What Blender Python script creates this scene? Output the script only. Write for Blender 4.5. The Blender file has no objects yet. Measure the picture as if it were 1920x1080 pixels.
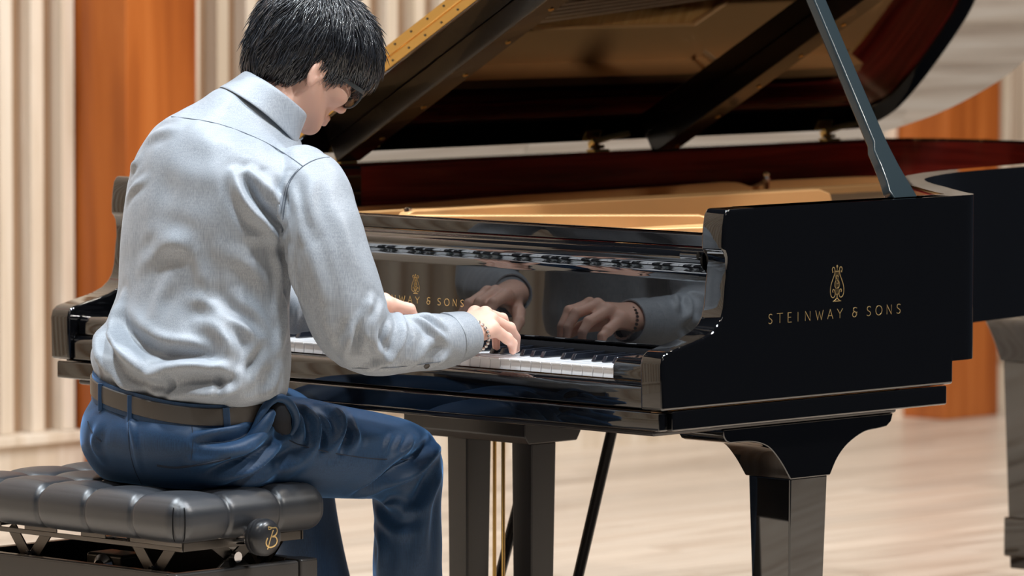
import bpy, bmesh, math, random
import numpy as np
from mathutils import Vector, Matrix
from mathutils.bvhtree import BVHTree

scene = bpy.context.scene
COL = scene.collection

# ---------------------------------------------------------------- camera
FPX = 10997.0
CAM = np.array([7.14528, -7.04691, 1.52767])
RX = np.array([0.72138422, 0.04993474, -0.69073246])      # world X in camera axes (right, down, forward)
RY = np.array([0.69253207, -0.04908466, 0.71971524])
RZ = np.array([0.00203442, -0.9975456, -0.06999031])
RM = np.stack([RX, RY, RZ], 1)

def ray(u, v):
    return RM.T @ np.array([(u - 960) / FPX, (v - 540) / FPX, 1.0])

def at(u, v, ax, val):
    """the point of the plane ax = val seen in photograph pixel (u, v)"""
    d = ray(u, v); i = 'xyz'.index(ax)
    return CAM + d * (val - CAM[i]) / d[i]

def proj(P):
    c = (np.atleast_2d(P) - CAM) @ RM.T
    return np.stack([960 + FPX * c[:, 0] / c[:, 2], 540 + FPX * c[:, 1] / c[:, 2], c[:, 2]], 1)

cd = bpy.data.cameras.new('camera')
cam = bpy.data.objects.new('camera', cd); COL.objects.link(cam)
right, down, fwd = RM[0], RM[1], RM[2]
m = Matrix([[right[0], -down[0], -fwd[0], CAM[0]], [right[1], -down[1], -fwd[1], CAM[1]],
            [right[2], -down[2], -fwd[2], CAM[2]], [0, 0, 0, 1]])
cam.matrix_world = m
cd.sensor_width = 36.0
cd.lens = FPX / 1920 * 36.0
cd.clip_end = 100
cd.dof.use_dof = True
cd.dof.focus_distance = 9.75
cd.dof.aperture_fstop = 6.3
scene.camera = cam

# ---------------------------------------------------------------- world, lights, exposure
w = bpy.data.worlds.new('hall'); scene.world = w; w.use_nodes = True
bg = w.node_tree.nodes['Background']
bg.inputs[0].default_value = (0.30, 0.36, 0.48, 1); bg.inputs[1].default_value = 0.05

def area(name, loc, target, size, power, color, sizey=None, spread=None):
    l = bpy.data.lights.new(name, 'AREA'); l.energy = power; l.color = color
    l.shape = 'RECTANGLE'; l.size = size; l.size_y = sizey or size
    if spread: l.spread = math.radians(spread)
    o = bpy.data.objects.new(name, l); COL.objects.link(o); o.location = loc
    o.rotation_euler = (Vector(target) - Vector(loc)).to_track_quat('-Z', 'Y').to_euler()
    return o

area('stage_spot', (1.5, -0.9, 6.0), (0.1, -0.3, 0.8), 0.35, 200, (0.84, 0.93, 1.0))
area('stage_spot', (-1.7, -0.9, 6.0), (0.1, -0.3, 0.8), 0.35, 275, (0.84, 0.93, 1.0))
area('stage_spot', (2.4, 1.2, 5.4), (0.3, -0.1, 0.8), 0.25, 190, (0.92, 0.95, 1.0))
area('wall_wash', (0.2, 3.3, 6.2), (-3.5, 2.0, 0.8), 0.8, 85, (1.0, 0.89, 0.77))
area('wall_wash', (0.6, 5.0, 6.2), (-3.5, 5.5, 0.8), 0.8, 120, (1.0, 0.89, 0.77))
area('wall_wash', (0.6, -3.6, 6.2), (-3.5, -3.6, 0.8), 0.8, 90, (1.0, 0.89, 0.77))
for k in range(5):      # row of added lamps, for highlights along the fallboard's rolled edge
    area('added_highlight_lamp', (-1.6 + k * 0.8, -0.9, 6.2), (-1.6 + k * 0.8, -0.9, 0), 0.25, 14, (0.9, 0.95, 1.0))
area('stage_spot', (4.6, 2.2, 5.2), (-0.2, 1.1, 0.9), 0.4, 200, (1.0, 0.96, 0.9))  # spot added to brighten the inside of the piano
area('house_light', (7.0, -4.5, 6.5), (0.0, 0.0, 0.6), 1.6, 30, (1.0, 0.94, 0.88))

scene.view_settings.view_transform = 'Standard'
scene.view_settings.look = 'None'
scene.view_settings.gamma = 1
scene.view_settings.use_curve_mapping = False
scene.view_settings.exposure = 0.0

# ---------------------------------------------------------------- materials
def nt(name):
    m = bpy.data.materials.new(name); m.use_nodes = True
    return m, m.node_tree, m.node_tree.nodes['Principled BSDF']

def plain(name, col, rough=0.5, metal=0.0, spec=0.5, coat=0.0, sheen=0.0, bump=0.0, bscale=200.0, sss=0.0, aniso=0.0):
    m, t, b = nt(name)
    b.inputs['Base Color'].default_value = (*col, 1)
    b.inputs['Roughness'].default_value = rough
    b.inputs['Metallic'].default_value = metal
    b.inputs['Specular IOR Level'].default_value = spec
    b.inputs['Coat Weight'].default_value = coat
    b.inputs['Coat Roughness'].default_value = 0.02
    b.inputs['Sheen Weight'].default_value = sheen
    if sss:
        b.inputs['Subsurface Weight'].default_value = sss
        b.inputs['Subsurface Radius'].default_value = (0.012, 0.005, 0.003)
        b.inputs['Subsurface Scale'].default_value = 1.0
    if bump:
        n = t.nodes.new('ShaderNodeTexNoise'); n.inputs['Scale'].default_value = bscale; n.inputs['Detail'].default_value = 3
        c = t.nodes.new('ShaderNodeTexCoord'); t.links.new(c.outputs['Object'], n.inputs['Vector'])
        bp = t.nodes.new('ShaderNodeBump'); bp.inputs['Strength'].default_value = bump; bp.inputs['Distance'].default_value = 0.002
        t.links.new(n.outputs[0], bp.inputs['Height']); t.links.new(bp.outputs[0], b.inputs['Normal'])
    return m

def wood(name, c1, c2, c3, scale=(1, 1, 1), rough=0.5, rnd=0.25, dist=1.5, spec=0.4, coat=0.0):
    """streaky wood: noise stretched along an axis, a random tone for every object"""
    m, t, b = nt(name); N, L = t.nodes, t.links
    tc = N.new('ShaderNodeTexCoord'); mp = N.new('ShaderNodeMapping'); mp.inputs['Scale'].default_value = scale
    L.new(tc.outputs['Object'], mp.inputs['Vector'])
    oi = N.new('ShaderNodeObjectInfo')
    off = N.new('ShaderNodeVectorMath'); off.operation = 'SCALE'; off.inputs['Scale'].default_value = 37.0
    cmb = N.new('ShaderNodeCombineXYZ')
    for k in range(3): L.new(oi.outputs['Random'], cmb.inputs[k])
    L.new(cmb.outputs[0], off.inputs[0])
    add = N.new('ShaderNodeVectorMath'); L.new(mp.outputs[0], add.inputs[0]); L.new(off.outputs[0], add.inputs[1])
    n1 = N.new('ShaderNodeTexNoise'); n1.inputs['Scale'].default_value = 1.0; n1.inputs['Detail'].default_value = 5
    n1.inputs['Distortion'].default_value = dist; L.new(add.outputs[0], n1.inputs['Vector'])
    r = N.new('ShaderNodeValToRGB'); e = r.color_ramp.elements
    e[0].position = 0.3; e[0].color = (*c1, 1); e[1].position = 0.7; e[1].color = (*c3, 1)
    mid = e.new(0.5); mid.color = (*c2, 1)
    L.new(n1.outputs[0], r.inputs[0])
    hsv = N.new('ShaderNodeHueSaturation'); mr = N.new('ShaderNodeMapRange')
    mr.inputs['To Min'].default_value = 1 - rnd; mr.inputs['To Max'].default_value = 1 + rnd
    L.new(oi.outputs['Random'], mr.inputs['Value']); L.new(mr.outputs[0], hsv.inputs['Value'])
    L.new(r.outputs[0], hsv.inputs['Color']); L.new(hsv.outputs[0], b.inputs['Base Color'])
    b.inputs['Roughness'].default_value = rough; b.inputs['Specular IOR Level'].default_value = spec
    b.inputs['Coat Weight'].default_value = coat; b.inputs['Coat Roughness'].default_value = 0.08
    return m

def cloth(name, c1, c2, rough=0.7, sheen=0.3, tint=(0.7, 0.8, 1.0), thread=1100.0, spec=0.35, bump=0.25):
    """woven cloth: fine crossing threads and a slubby streak down the warp"""
    m, t, b = nt(name); N, L = t.nodes, t.links
    tc = N.new('ShaderNodeTexCoord')
    def st(sc, det=2.0):
        mp = N.new('ShaderNodeMapping'); mp.inputs['Scale'].default_value = sc
        L.new(tc.outputs['Object'], mp.inputs['Vector'])
        n = N.new('ShaderNodeTexNoise'); n.inputs['Scale'].default_value = 1.0; n.inputs['Detail'].default_value = det
        L.new(mp.outputs[0], n.inputs['Vector']); return n.outputs[0]
    a = st((thread, thread, thread * 0.015)); c = st((thread * 0.05, thread * 0.05, thread))
    mx = N.new('ShaderNodeMath'); mx.operation = 'MULTIPLY_ADD'; mx.inputs[1].default_value = 3.0; L.new(a, mx.inputs[0]); L.new(c, mx.inputs[2])
    hf = N.new('ShaderNodeMath'); hf.operation = 'MULTIPLY'; hf.inputs[1].default_value = 0.25; L.new(mx.outputs[0], hf.inputs[0])
    r = N.new('ShaderNodeValToRGB'); e = r.color_ramp.elements
    e[0].position = 0.36; e[0].color = (*c1, 1); e[1].position = 0.64; e[1].color = (*c2, 1)
    L.new(hf.outputs[0], r.inputs[0]); L.new(r.outputs[0], b.inputs['Base Color'])
    b.inputs['Roughness'].default_value = rough; b.inputs['Specular IOR Level'].default_value = spec
    b.inputs['Sheen Weight'].default_value = sheen; b.inputs['Sheen Roughness'].default_value = 0.35
    b.inputs['Sheen Tint'].default_value = (*tint, 1)
    bp = N.new('ShaderNodeBump'); bp.inputs['Strength'].default_value = bump; bp.inputs['Distance'].default_value = 0.0006
    L.new(hf.outputs[0], bp.inputs['Height']); L.new(bp.outputs[0], b.inputs['Normal'])
    return m

M = {}
M['black'] = plain('piano_black_lacquer', (0.0025, 0.0026, 0.0032), 0.03, spec=0.7, coat=0.9)
M['satin'] = plain('satin_black_lacquer', (0.018, 0.016, 0.016), 0.22, spec=0.5)
M['prop'] = plain('prop_black_lacquer', (0.02, 0.03, 0.035), 0.2, spec=0.6, coat=0.3)
M['mahog'] = wood('mahogany_veneer', (0.10, 0.007, 0.006), (0.20, 0.016, 0.012), (0.34, 0.036, 0.022), (3, 1.2, 30), 0.25, 0.0, coat=0.4)
M['lidunder'] = plain('lid_underside_lacquer', (0.0025, 0.0022, 0.002), 0.03, spec=0.8, coat=1.0)
M['batten'] = plain('lid_batten_lacquer', (0.008, 0.006, 0.005), 0.22, spec=0.6, coat=0.3)
M['plate'] = plain('bronze_plate_paint', (0.66, 0.36, 0.145), 0.4, metal=0.25, spec=0.5, bump=0.05, bscale=300)
M['sound'] = wood('spruce_soundboard', (0.50, 0.25, 0.07), (0.60, 0.32, 0.10), (0.68, 0.40, 0.15), (2, 60, 2), 0.35, 0.0)
M['brass'] = plain('brass', (0.78, 0.50, 0.16), 0.28, metal=1.0)
M['gold'] = plain('gold_inlay', (0.92, 0.66, 0.30), 0.3, metal=0.85)
M['chrome'] = plain('nickel', (0.8, 0.8, 0.82), 0.12, metal=1.0)
M['ivory'] = plain('white_key_acrylic', (0.86, 0.86, 0.88), 0.12, spec=0.5)
M['ebony'] = plain('black_key', (0.012, 0.014, 0.02), 0.16, spec=0.6)
M['felt'] = plain('red_felt', (0.45, 0.01, 0.01), 0.95)
M['feltblack'] = plain('black_felt', (0.004, 0.004, 0.005), 0.95, spec=0.1)
M['string'] = plain('copper_wound_string', (0.55, 0.36, 0.22), 0.35, metal=0.9)
M['floor'] = wood('pale_maple_floor', (0.42, 0.325, 0.25), (0.58, 0.48, 0.385), (0.69, 0.60, 0.505), (26, 1.1, 1), 0.30, 0.13, spec=0.5)
M['orange'] = wood('orange_stained_timber', (0.22, 0.050, 0.008), (0.36, 0.095, 0.016), (0.45, 0.135, 0.028), (7, 7, 0.9), 0.4, 0.10)
M['slat'] = wood('pale_maple_slats', (0.56, 0.45, 0.33), (0.66, 0.55, 0.43), (0.74, 0.65, 0.54), (12, 12, 0.8), 0.5, 0.06)
M['backing'] = wood('tan_backing_board', (0.24, 0.135, 0.07), (0.31, 0.185, 0.105), (0.37, 0.235, 0.14), (9, 9, 0.7), 0.6, 0.0)
M['knot'] = plain('dark_wood_knot', (0.13, 0.03, 0.008), 0.5)
M['leather'] = plain('black_leather', (0.024, 0.027, 0.033), 0.37, spec=0.8, bump=0.12, bscale=900)
M['metal'] = plain('dark_steel', (0.12, 0.11, 0.10), 0.32, metal=0.9)
M['benchblack'] = plain('bench_black_lacquer', (0.035, 0.032, 0.03), 0.25, spec=0.5)

# ---------------------------------------------------------------- object helpers
def link(o, parent=None):
    COL.objects.link(o)
    if parent is not None: o.parent = parent
    return o

def mesh(name, verts, faces, mat, parent=None, smooth=False, bevel=0.0, seg=2, sub=0, angle=35):
    me = bpy.data.meshes.new(name); me.from_pydata([tuple(map(float, v)) for v in verts], [], faces); me.update()
    bm = bmesh.new(); bm.from_mesh(me); bmesh.ops.remove_doubles(bm, verts=bm.verts, dist=1e-6)
    bmesh.ops.recalc_face_normals(bm, faces=bm.faces)
    if smooth and not bevel and not sub:
        sharp = [e for e in bm.edges if len(e.link_faces) == 2 and e.calc_face_angle(0) > math.radians(angle)]
        if sharp: bmesh.ops.split_edges(bm, edges=sharp)
    bm.to_mesh(me); bm.free()
    me.materials.append(mat)
    o = link(bpy.data.objects.new(name, me), parent)
    if bevel:
        b = o.modifiers.new('bevel', 'BEVEL'); b.width = bevel; b.segments = seg; b.limit_method = 'ANGLE'; b.angle_limit = math.radians(angle)
        b.harden_normals = False
        smooth = True
    if sub:
        s = o.modifiers.new('sub', 'SUBSURF'); s.levels = sub; s.render_levels = sub; smooth = True
    if smooth:
        for p in me.polygons: p.use_smooth = True
        if bevel and not sub:
            wn = o.modifiers.new('wn', 'WEIGHTED_NORMAL'); wn.keep_sharp = False
    return o

def empty(name, loc=(0, 0, 0)):
    o = bpy.data.objects.new(name, None); COL.objects.link(o); o.location = loc; o.empty_display_size = 0.1
    return o

def tag(o, label, cat, group=None):
    o['label'] = label; o['category'] = cat
    if group: o['group'] = group
    return o

def st(o):
    o['kind'] = 'structure'; return o

BF = [(0, 3, 2, 1), (4, 5, 6, 7), (0, 1, 5, 4), (1, 2, 6, 5), (2, 3, 7, 6), (3, 0, 4, 7)]
def bv(x0, x1, y0, y1, z0, z1):
    return [(x0, y0, z0), (x1, y0, z0), (x1, y1, z0), (x0, y1, z0), (x0, y0, z1), (x1, y0, z1), (x1, y1, z1), (x0, y1, z1)]

def box(name, x0, x1, y0, y1, z0, z1, mat, parent=None, bevel=0.0, seg=2):
    return mesh(name, bv(x0, x1, y0, y1, z0, z1), BF, mat, parent, bevel=bevel, seg=seg)

def boxes(name, lst, mat, parent=None, bevel=0.0):
    V, F = [], []
    for b in lst:
        n = len(V); V += bv(*b); F += [tuple(i + n for i in f) for f in BF]
    return mesh(name, V, F, mat, parent, bevel=bevel)

def prism(name, pts, ax, a, b, mat, parent=None, bevel=0.0, seg=2, smooth=False, angle=35):
    """outline pts in the other two axes, extruded from a to b along ax"""
    def mk(p, t):
        return {'x': (t, p[0], p[1]), 'y': (p[0], t, p[1]), 'z': (p[0], p[1], t)}[ax]
    n = len(pts)
    V = [mk(p, a) for p in pts] + [mk(p, b) for p in pts]
    F = [tuple(range(n)), tuple(range(2 * n - 1, n - 1, -1))] + [(i, (i + 1) % n, n + (i + 1) % n, n + i) for i in range(n)]
    return mesh(name, V, F, mat, parent, bevel=bevel, seg=seg, smooth=smooth, angle=angle)

def frames(P):
    P = np.array(P, float); T = np.gradient(P, axis=0); T /= np.linalg.norm(T, axis=1)[:, None] + 1e-12
    up = np.array([0, 0, 1.0]) if abs(T[0][2]) < 0.9 else np.array([0, 1.0, 0])
    a = np.cross(T[0], up); a /= np.linalg.norm(a); A = []
    for t in T:
        a = a - t * (a @ t); a /= np.linalg.norm(a); A.append(a.copy())
    A = np.array(A); return P, T, A, np.cross(T, A)

def tube_vf(P, r, n=8, cap=True):
    P, T, A, B = frames(P); r = np.broadcast_to(r, (len(P),))
    V = []; F = []
    for i in range(len(P)):
        for k in range(n):
            t = 2 * math.pi * k / n
            V.append(P[i] + r[i] * (math.cos(t) * A[i] + math.sin(t) * B[i]))
    for i in range(len(P) - 1):
        for k in range(n):
            F.append((i * n + k, i * n + (k + 1) % n, (i + 1) * n + (k + 1) % n, (i + 1) * n + k))
    if cap:
        F.append(tuple(range(n - 1, -1, -1))); F.append(tuple((len(P) - 1) * n + k for k in range(n)))
    return V, F

def tube(name, P, r, mat, parent=None, n=12):
    V, F = tube_vf(P, r, n)
    return mesh(name, V, F, mat, parent, smooth=True)

def join(lst):
    V, F = [], []
    for v, f in lst:
        n = len(V); V += list(v); F += [tuple(i + n for i in g) for g in f]
    return V, F

def obox(c, ax, ay, az, hx, hy, hz):
    """oriented box, centre c, unit axes, half sizes"""
    c = np.array(c, float); ax, ay, az = [np.array(a, float) / np.linalg.norm(a) for a in (ax, ay, az)]
    V = [c + sx * hx * ax + sy * hy * ay + sz * hz * az for sz in (-1, 1) for sx, sy in ((-1, -1), (1, -1), (1, 1), (-1, 1))]
    return V, BF

def smooth_path(P, k=6, closed=False):
    """Catmull-Rom through P"""
    P = np.array(P, float); n = len(P); out = []
    for i in range(n if closed else n - 1):
        p0 = P[(i - 1) % n] if closed or i > 0 else 2 * P[0] - P[1]
        p1, p2 = P[i], P[(i + 1) % n]
        p3 = P[(i + 2) % n] if closed or i + 2 < n else 2 * P[-1] - P[-2]
        for j in range(k):
            t = j / k
            out.append(0.5 * (2 * p1 + (p2 - p0) * t + (2 * p0 - 5 * p1 + 4 * p2 - p3) * t * t + (3 * p1 - p0 - 3 * p2 + p3) * t ** 3))
    if not closed: out.append(P[-1])
    return np.array(out)

# ================================================================ SETTING
rng = random.Random(4)
st(box('floor', -3.80, 3.4, -9.0, 9.0, -0.10, -0.012, M['floor']))
FLOOR = bpy.data.objects['floor']
# boards laid over the part of the stage in view, each its own piece
bw = 0.12
base = {}
def board_mesh(L):
    key = round(L, 2)
    if key not in base:
        g = 0.0012
        o = box('floor_board', -bw / 2 + g, bw / 2 - g, -L / 2 + g, L / 2 - g, -0.012, 0.0, M['floor'], FLOOR)
        base[key] = o.data; return o
    o = link(bpy.data.objects.new('floor_board', base[key]), FLOOR); return o
nb = 0
xx = -3.48
i = 0
while xx < 0.35:
    y = 0.4 + (i * 0.77) % 1.3 - 1.4
    while y < 7.2:
        L = [1.6, 2.1, 1.3, 1.8][(i * 7 + int(y * 3)) % 4]
        u = proj([(xx, y + L / 2, 0)])[0]; 
        a = proj([(xx, y, 0), (xx, y + L, 0)])
        if max(a[:, 0]) > -40 and min(a[:, 0]) < 1960 and min(a[:, 1]) < 1110 and nb < 290:
            o = board_mesh(L); o.location = (xx, y + L / 2, 0); nb += 1
        y += L
    xx += bw; i += 1

# slatted side wall: backing, rail, low board, timber columns, slats
WX = -3.60
st(box('wall_left', WX - 0.2, WX, -9.0, 9.0, -0.05, 4.6, M['backing']))
WALL = bpy.data.objects['wall_left']
cols = [2.567 + 3.12 * k for k in range(-3, 3)]
k = 0
for cy in [c_ for k_, c_ in enumerate(cols) if k_ != 1]:
    c = box('timber_column', WX, -3.38, cy, cy + 0.235, 0.0, 4.5, M['orange'], WALL, bevel=0.004)
k = 0
slat0 = None
cols = [c_ for k_, c_ in enumerate(cols) if k_ != 1]
for i, cy in enumerate(cols):
    y0, y1 = cy + 0.235, (cols[i + 1] if i + 1 < len(cols) else cy + 3.12)
    if i == 0:
        segs = [(cy - 2.885, cy), (y0, y1)]
    else:
        segs = [(y0, min(y1, 8.8))]
    for (a, b) in segs:
        a = max(a, -8.9)
        box('low_board', WX, -3.535, a + 0.001, b - 0.001, -0.01, 0.146, M['slat'], WALL)
        box('base_rail', WX, -3.515, a + 0.001, b - 0.001, 0.147, 0.172, M['slat'], WALL, bevel=0.003)
        yy = b - 0.062
        while yy > a + 0.02:
            if slat0 is None:
                o = box('slat', 0, 0.045, -0.02, 0.02, 0.173, 4.5, M['slat'], WALL, bevel=0.0015); slat0 = o
            else:
                o = link(slat0.copy(), WALL)
            o.location = (WX, yy + 0.03, 0); yy -= 0.10
tube('knot', [(-3.379, 2.607, 0.455), (-3.381, 2.607, 0.455)], 0.03, M['knot'], WALL, 16)
# ================================================================ GRAND PIANO
W2 = 0.745
piano = empty('grand_piano', (0, 1.2, 0))
PM = Matrix.Translation((0, -1.2, 0))
tag(piano, 'glossy black concert grand piano with raised lid and gold lettering on its side', 'piano')
def own(o, root=None):
    """keep world coordinates of a mesh parented to an Empty that does not stand at the origin"""
    o.matrix_parent_inverse = (root or piano).matrix_basis.inverted(); return o

rimpts = [(0.745, 0.20), (0.745, 0.45), (0.745, 0.70), (0.738, 0.775), (0.69, 0.815), (0.62, 0.870), (0.545, 0.932), (0.46, 1.0), (0.39, 1.065), (0.342, 1.12),
          (0.308, 1.175), (0.27, 1.25), (0.235, 1.34), (0.21, 1.45), (0.185, 1.6), (0.14, 1.83), (0.06, 2.04), (-0.05, 2.20),
          (-0.19, 2.335), (-0.33, 2.41), (-0.455, 2.430), (-0.53, 2.418), (-0.60, 2.395), (-0.66, 2.370), (-0.715, 2.335), (-0.748, 2.28), (-0.760, 2.20), (-0.760, 1.6), (-0.760, 0.9), (-0.760, 0.20)]
rimc = smooth_path(rimpts, 5)
def offset_path(P, d):
    T = np.gradient(P, axis=0); T /= np.linalg.norm(T, axis=1)[:, None]
    return P + d * np.stack([-T[:, 1], T[:, 0]], 1)
rim_in = offset_path(rimc, 0.050)
rim_in2 = offset_path(rimc, 0.056)
ZT, ZB = 0.9835, 0.700
def band(name, A, B, z0, z1, mat, parent, bevel=0.0):
    n = len(A); V = []
    for P, z in ((A, z0), (B, z0), (B, z1), (A, z1)):
        V += [(p[0], p[1], z + (0.0045 * min(1, max(0, (0.2 - p[0]) / 0.8)) if z > 0.9 else 0)) for p in P]
    F = []
    for i in range(n - 1):
        for k in range(4):
            F.append((k * n + i, k * n + i + 1, ((k + 1) % 4) * n + i + 1, ((k + 1) % 4) * n + i))
    F.append((0, n, 2 * n, 3 * n)); F.append((n - 1, 4 * n - 1, 3 * n - 1, 2 * n - 1))
    return mesh(name, V, F, mat, parent, bevel=bevel, smooth=True)
own(band('rim', rimc, rim_in, ZB, ZT, M['black'], piano, 0.004))
own(band('inner_rim', rim_in, rim_in2, 0.80, ZT - 0.006, M['mahog'], piano))

# cheeks (the two arms)
prof = [(-0.0245, 0.660), (-0.0265, 0.735), (-0.0225, 0.748), (-0.013, 0.7555), (0.0, 0.7585), (0.024, 0.7640), (0.050, 0.7690), (0.075, 0.7750), (0.098, 0.7840),
        (0.112, 0.7940), (0.121, 0.806), (0.126, 0.822), (0.1285, 0.84), (0.130, 0.857), (0.133, 0.874), (0.1325, 0.890), (0.131, 0.9035), (0.126, 0.9125), (0.1215, 0.9145),
        (0.1215, 0.934), (0.1235, 0.9555), (0.127, 0.973), (0.134, 0.9835), (0.16, 0.9835), (0.716, 0.9835), (0.7159, 0.660)]
own(prism('cheek', prof, 'x', 0.696, W2 + 0.0005, M['black'], piano, bevel=0.005, seg=3, angle=50))
own(prism('cheek', prof, 'x', -W2 - 0.0005, -0.696, M['black'], piano, bevel=0.005, seg=3, angle=50))
own(box('keybed', -0.735, 0.7445, 0.0015, 0.7006, 0.6255, 0.6585, M['black'], piano, 0.003))
own(box('keybed_front_rail', -0.735, 0.735, -0.020, 0.001, 0.6255, 0.6565, M['black'], piano, 0.003))
own(box('keybed_underplate', -0.705, 0.700, 0.005, 0.62, 0.614, 0.6252, M['satin'], piano, 0.004))
own(prism('keyslip', [(-0.010, 0.6585), (-0.0155, 0.6615), (-0.0165, 0.690), (-0.013, 0.698), (-0.006, 0.703), (0.001, 0.7035), (0.004, 0.700), (0.004, 0.6585)], 'x', -0.695, 0.695, M['black'], piano, bevel=0.0015))
for s in (-1, 1):
    a, b = sorted((s * 0.6145, s * 0.695))
    own(prism('key_block', [(-0.004, 0.7040), (-0.004, 0.727), (0.003, 0.737), (0.016, 0.7405), (0.145, 0.7405), (0.145, 0.7040)], 'x', a, b, M['black'], piano, bevel=0.004, seg=3))
# fallboard: face, rolled front edge and the top rail with its recessed panel
fb = [(0.150, 0.737), (0.1410, 0.750), (0.1410, 0.80), (0.1410, 0.862), (0.1380, 0.876), (0.1290, 0.884), (0.1225, 0.893), (0.1245, 0.903), (0.1330, 0.910),
      (0.1440, 0.913), (0.1465, 0.916), (0.170, 0.916), (0.170, 0.737)]
FBP = np.array(fb)
fbs = np.concatenate([[FBP[0], FBP[1], (0.141, 0.751), (0.141, 0.80), (0.141, 0.8600)], smooth_path(FBP[3:11], 5), FBP[11:]])
own(prism('fallboard', [tuple(p) for p in fbs], 'x', -0.694, 0.694, M['black'], piano, smooth=True, angle=50))
own(box('top_rail', -0.700, 0.700, 0.150, 0.190, 0.9165, 0.9385, M['black'], piano, 0.003))
own(prism('key_strip', [(0.1285, 0.7240), (0.1285, 0.735), (0.133, 0.7405), (0.1405, 0.743), (0.1405, 0.7240)], 'x', -0.6120, 0.6120, M['feltblack'], piano, bevel=0.001))
own(tube('fallboard_pivot_knob', [(0.655, 0.122, 0.9045), (0.692, 0.122, 0.9045)], 0.007, M['black'], piano))

# keys: 52 white, 36 black, each its own piece
kw = 1.2253 / 52
wk = bk = None
for n in range(52):
    x = -0.61265 + (n + 0.5) * kw
    if wk is None:
        hw = kw / 2 - 0.0005
        o = mesh('white_key', [(-hw, 0.001, 0.705), (hw, 0.001, 0.705), (hw, 0.145, 0.705), (-hw, 0.145, 0.705),
                               (-hw, 0.0025, 0.7195), (hw, 0.0025, 0.7195), (hw, 0.145, 0.7195), (-hw, 0.145, 0.7195),
                               (-hw, 0.0, 0.7205), (hw, 0.0, 0.7205), (hw, 0.145, 0.7205), (-hw, 0.145, 0.7205),
                               (-hw, 0.0, 0.7235), (hw, 0.0, 0.7235), (hw, 0.145, 0.7235), (-hw, 0.145, 0.7235)],
                 [(0, 3, 2, 1), (12, 13, 14, 15)] + [(a + i, a + (i + 1) % 4, a + 4 + (i + 1) % 4, a + 4 + i) for a in (0, 4, 8) for i in range(4)],
                 M['ivory'], piano, bevel=0.0007, seg=2)
        wk = o
    else:
        o = link(wk.copy(), piano)
    o.location = (x, 0, 0); own(o)
pos = -0.61265
names = 'ABCDEFG'
for n in range(51):
    if names[n % 7] in 'ACDFG':
        x = -0.61265 + (n + 1) * kw
        if bk is None:
            o = mesh('black_key', [(-0.0052, 0.052, 0.7238), (0.0052, 0.052, 0.7238), (0.0052, 0.144, 0.7238), (-0.0052, 0.144, 0.7238),
                                   (-0.0042, 0.0585, 0.7345), (0.0042, 0.0585, 0.7345), (0.0042, 0.144, 0.7355), (-0.0042, 0.144, 0.7355)],
                     BF, M['ebony'], piano, bevel=0.0018, seg=3)
            bk = o
        else:
            o = link(bk.copy(), piano)
        o.location = (x, 0, 0); own(o)

# cast plate, struts, flange, soundboard
inner = offset_path(rimc, 0.10)
sb = [tuple(p) for p in offset_path(rimc, 0.056)] 
own(prism('soundboard', sb[2:-2], 'z', 0.835, 0.845, M['sound'], piano))
own(prism('pin_block_plate', [(-0.685, 0.20), (0.685, 0.20), (0.685, 0.50), (0.55, 0.56), (0.2, 0.60), (-0.3, 0.68), (-0.685, 0.74)], 'z', 0.865, 0.886, M['plate'], piano, 0.004))
def strut(p, q, w_, z0, z1, nose=0.03):
    p = np.array(p); q = np.array(q); d = (q - p); L = np.linalg.norm(d); d /= L; nrm = np.array([-d[1], d[0]])
    prof_ = [(0, z0), (0.0, z1 - nose * 0.6), (nose * 0.5, z1 - nose * 0.12), (nose, z1), (L - nose * 1.6, z1), (L - nose * 0.6, z1 - nose * 0.3), (L, z0)]
    n = len(prof_); V = []
    for s in (-0.5, 0.5):
        for t, z in prof_:
            a = p + d * t + nrm * w_ * s; V.append((a[0], a[1], z))
    F = [tuple(range(n)), tuple(range(2 * n - 1, n - 1, -1))] + [(i, (i + 1) % n, n + (i + 1) % n, n + i) for i in range(n)]
    return own(mesh('plate_strut', V, F, M['plate'], piano, bevel=0.004))
strut((-0.245, 0.36), (-0.205, 1.50), 0.026, 0.870, 0.932)
strut((-0.235, 0.345), (0.16, 0.76), 0.026, 0.870, 0.926, 0.02)
strut((0.16, 0.44), (0.22, 1.12), 0.022, 0.870, 0.912)
strut((0.30, 0.345), (0.46, 0.80), 0.024, 0.870, 0.924, 0.05)
strut((-0.47, 0.40), (-0.45, 2.10), 0.022, 0.870, 0.916)
# raised flange along the spine with a dip for the bolt
fl = []
for y, z in [(0.45, 0.905), (0.63, 0.909), (0.80, 0.9098), (1.05, 0.9145), (1.30, 0.9155), (1.52, 0.9165), (1.68, 0.9190), (1.73, 0.9170), (1.77, 0.9080), (1.80, 0.9078), (1.835, 0.9155), (1.88, 0.9165), (2.18, 0.913), (2.28, 0.90)]:
    fl.append((y, z))
fls = [tuple(p) for p in smooth_path(fl, 4)]
own(prism('plate_flange', [(0.45, 0.846)] + fls + [(2.28, 0.846)], 'x', -0.675, -0.655, M['plate'], piano, smooth=False))
V1 = tube_vf([(-0.63, 1.79, 0.88), (-0.63, 1.79, 0.918), (-0.63, 1.79, 0.92), (-0.63, 1.79, 0.925), (-0.63, 1.79, 0.928), (-0.63, 1.79, 0.934), (-0.63, 1.79, 0.938)],
             [0.007, 0.007, 0.010, 0.010, 0.006, 0.008, 0.003], 10)
own(mesh('bolt', V1[0], V1[1], M['chrome'], piano, smooth=True))
V1 = tube_vf([(-0.245, 0.385, 0.925), (-0.245, 0.385, 0.935), (-0.245, 0.385, 0.938)], [0.008, 0.008, 0.003], 10)
own(mesh('bolt', V1[0], V1[1], M['chrome'], piano, smooth=True))
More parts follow.
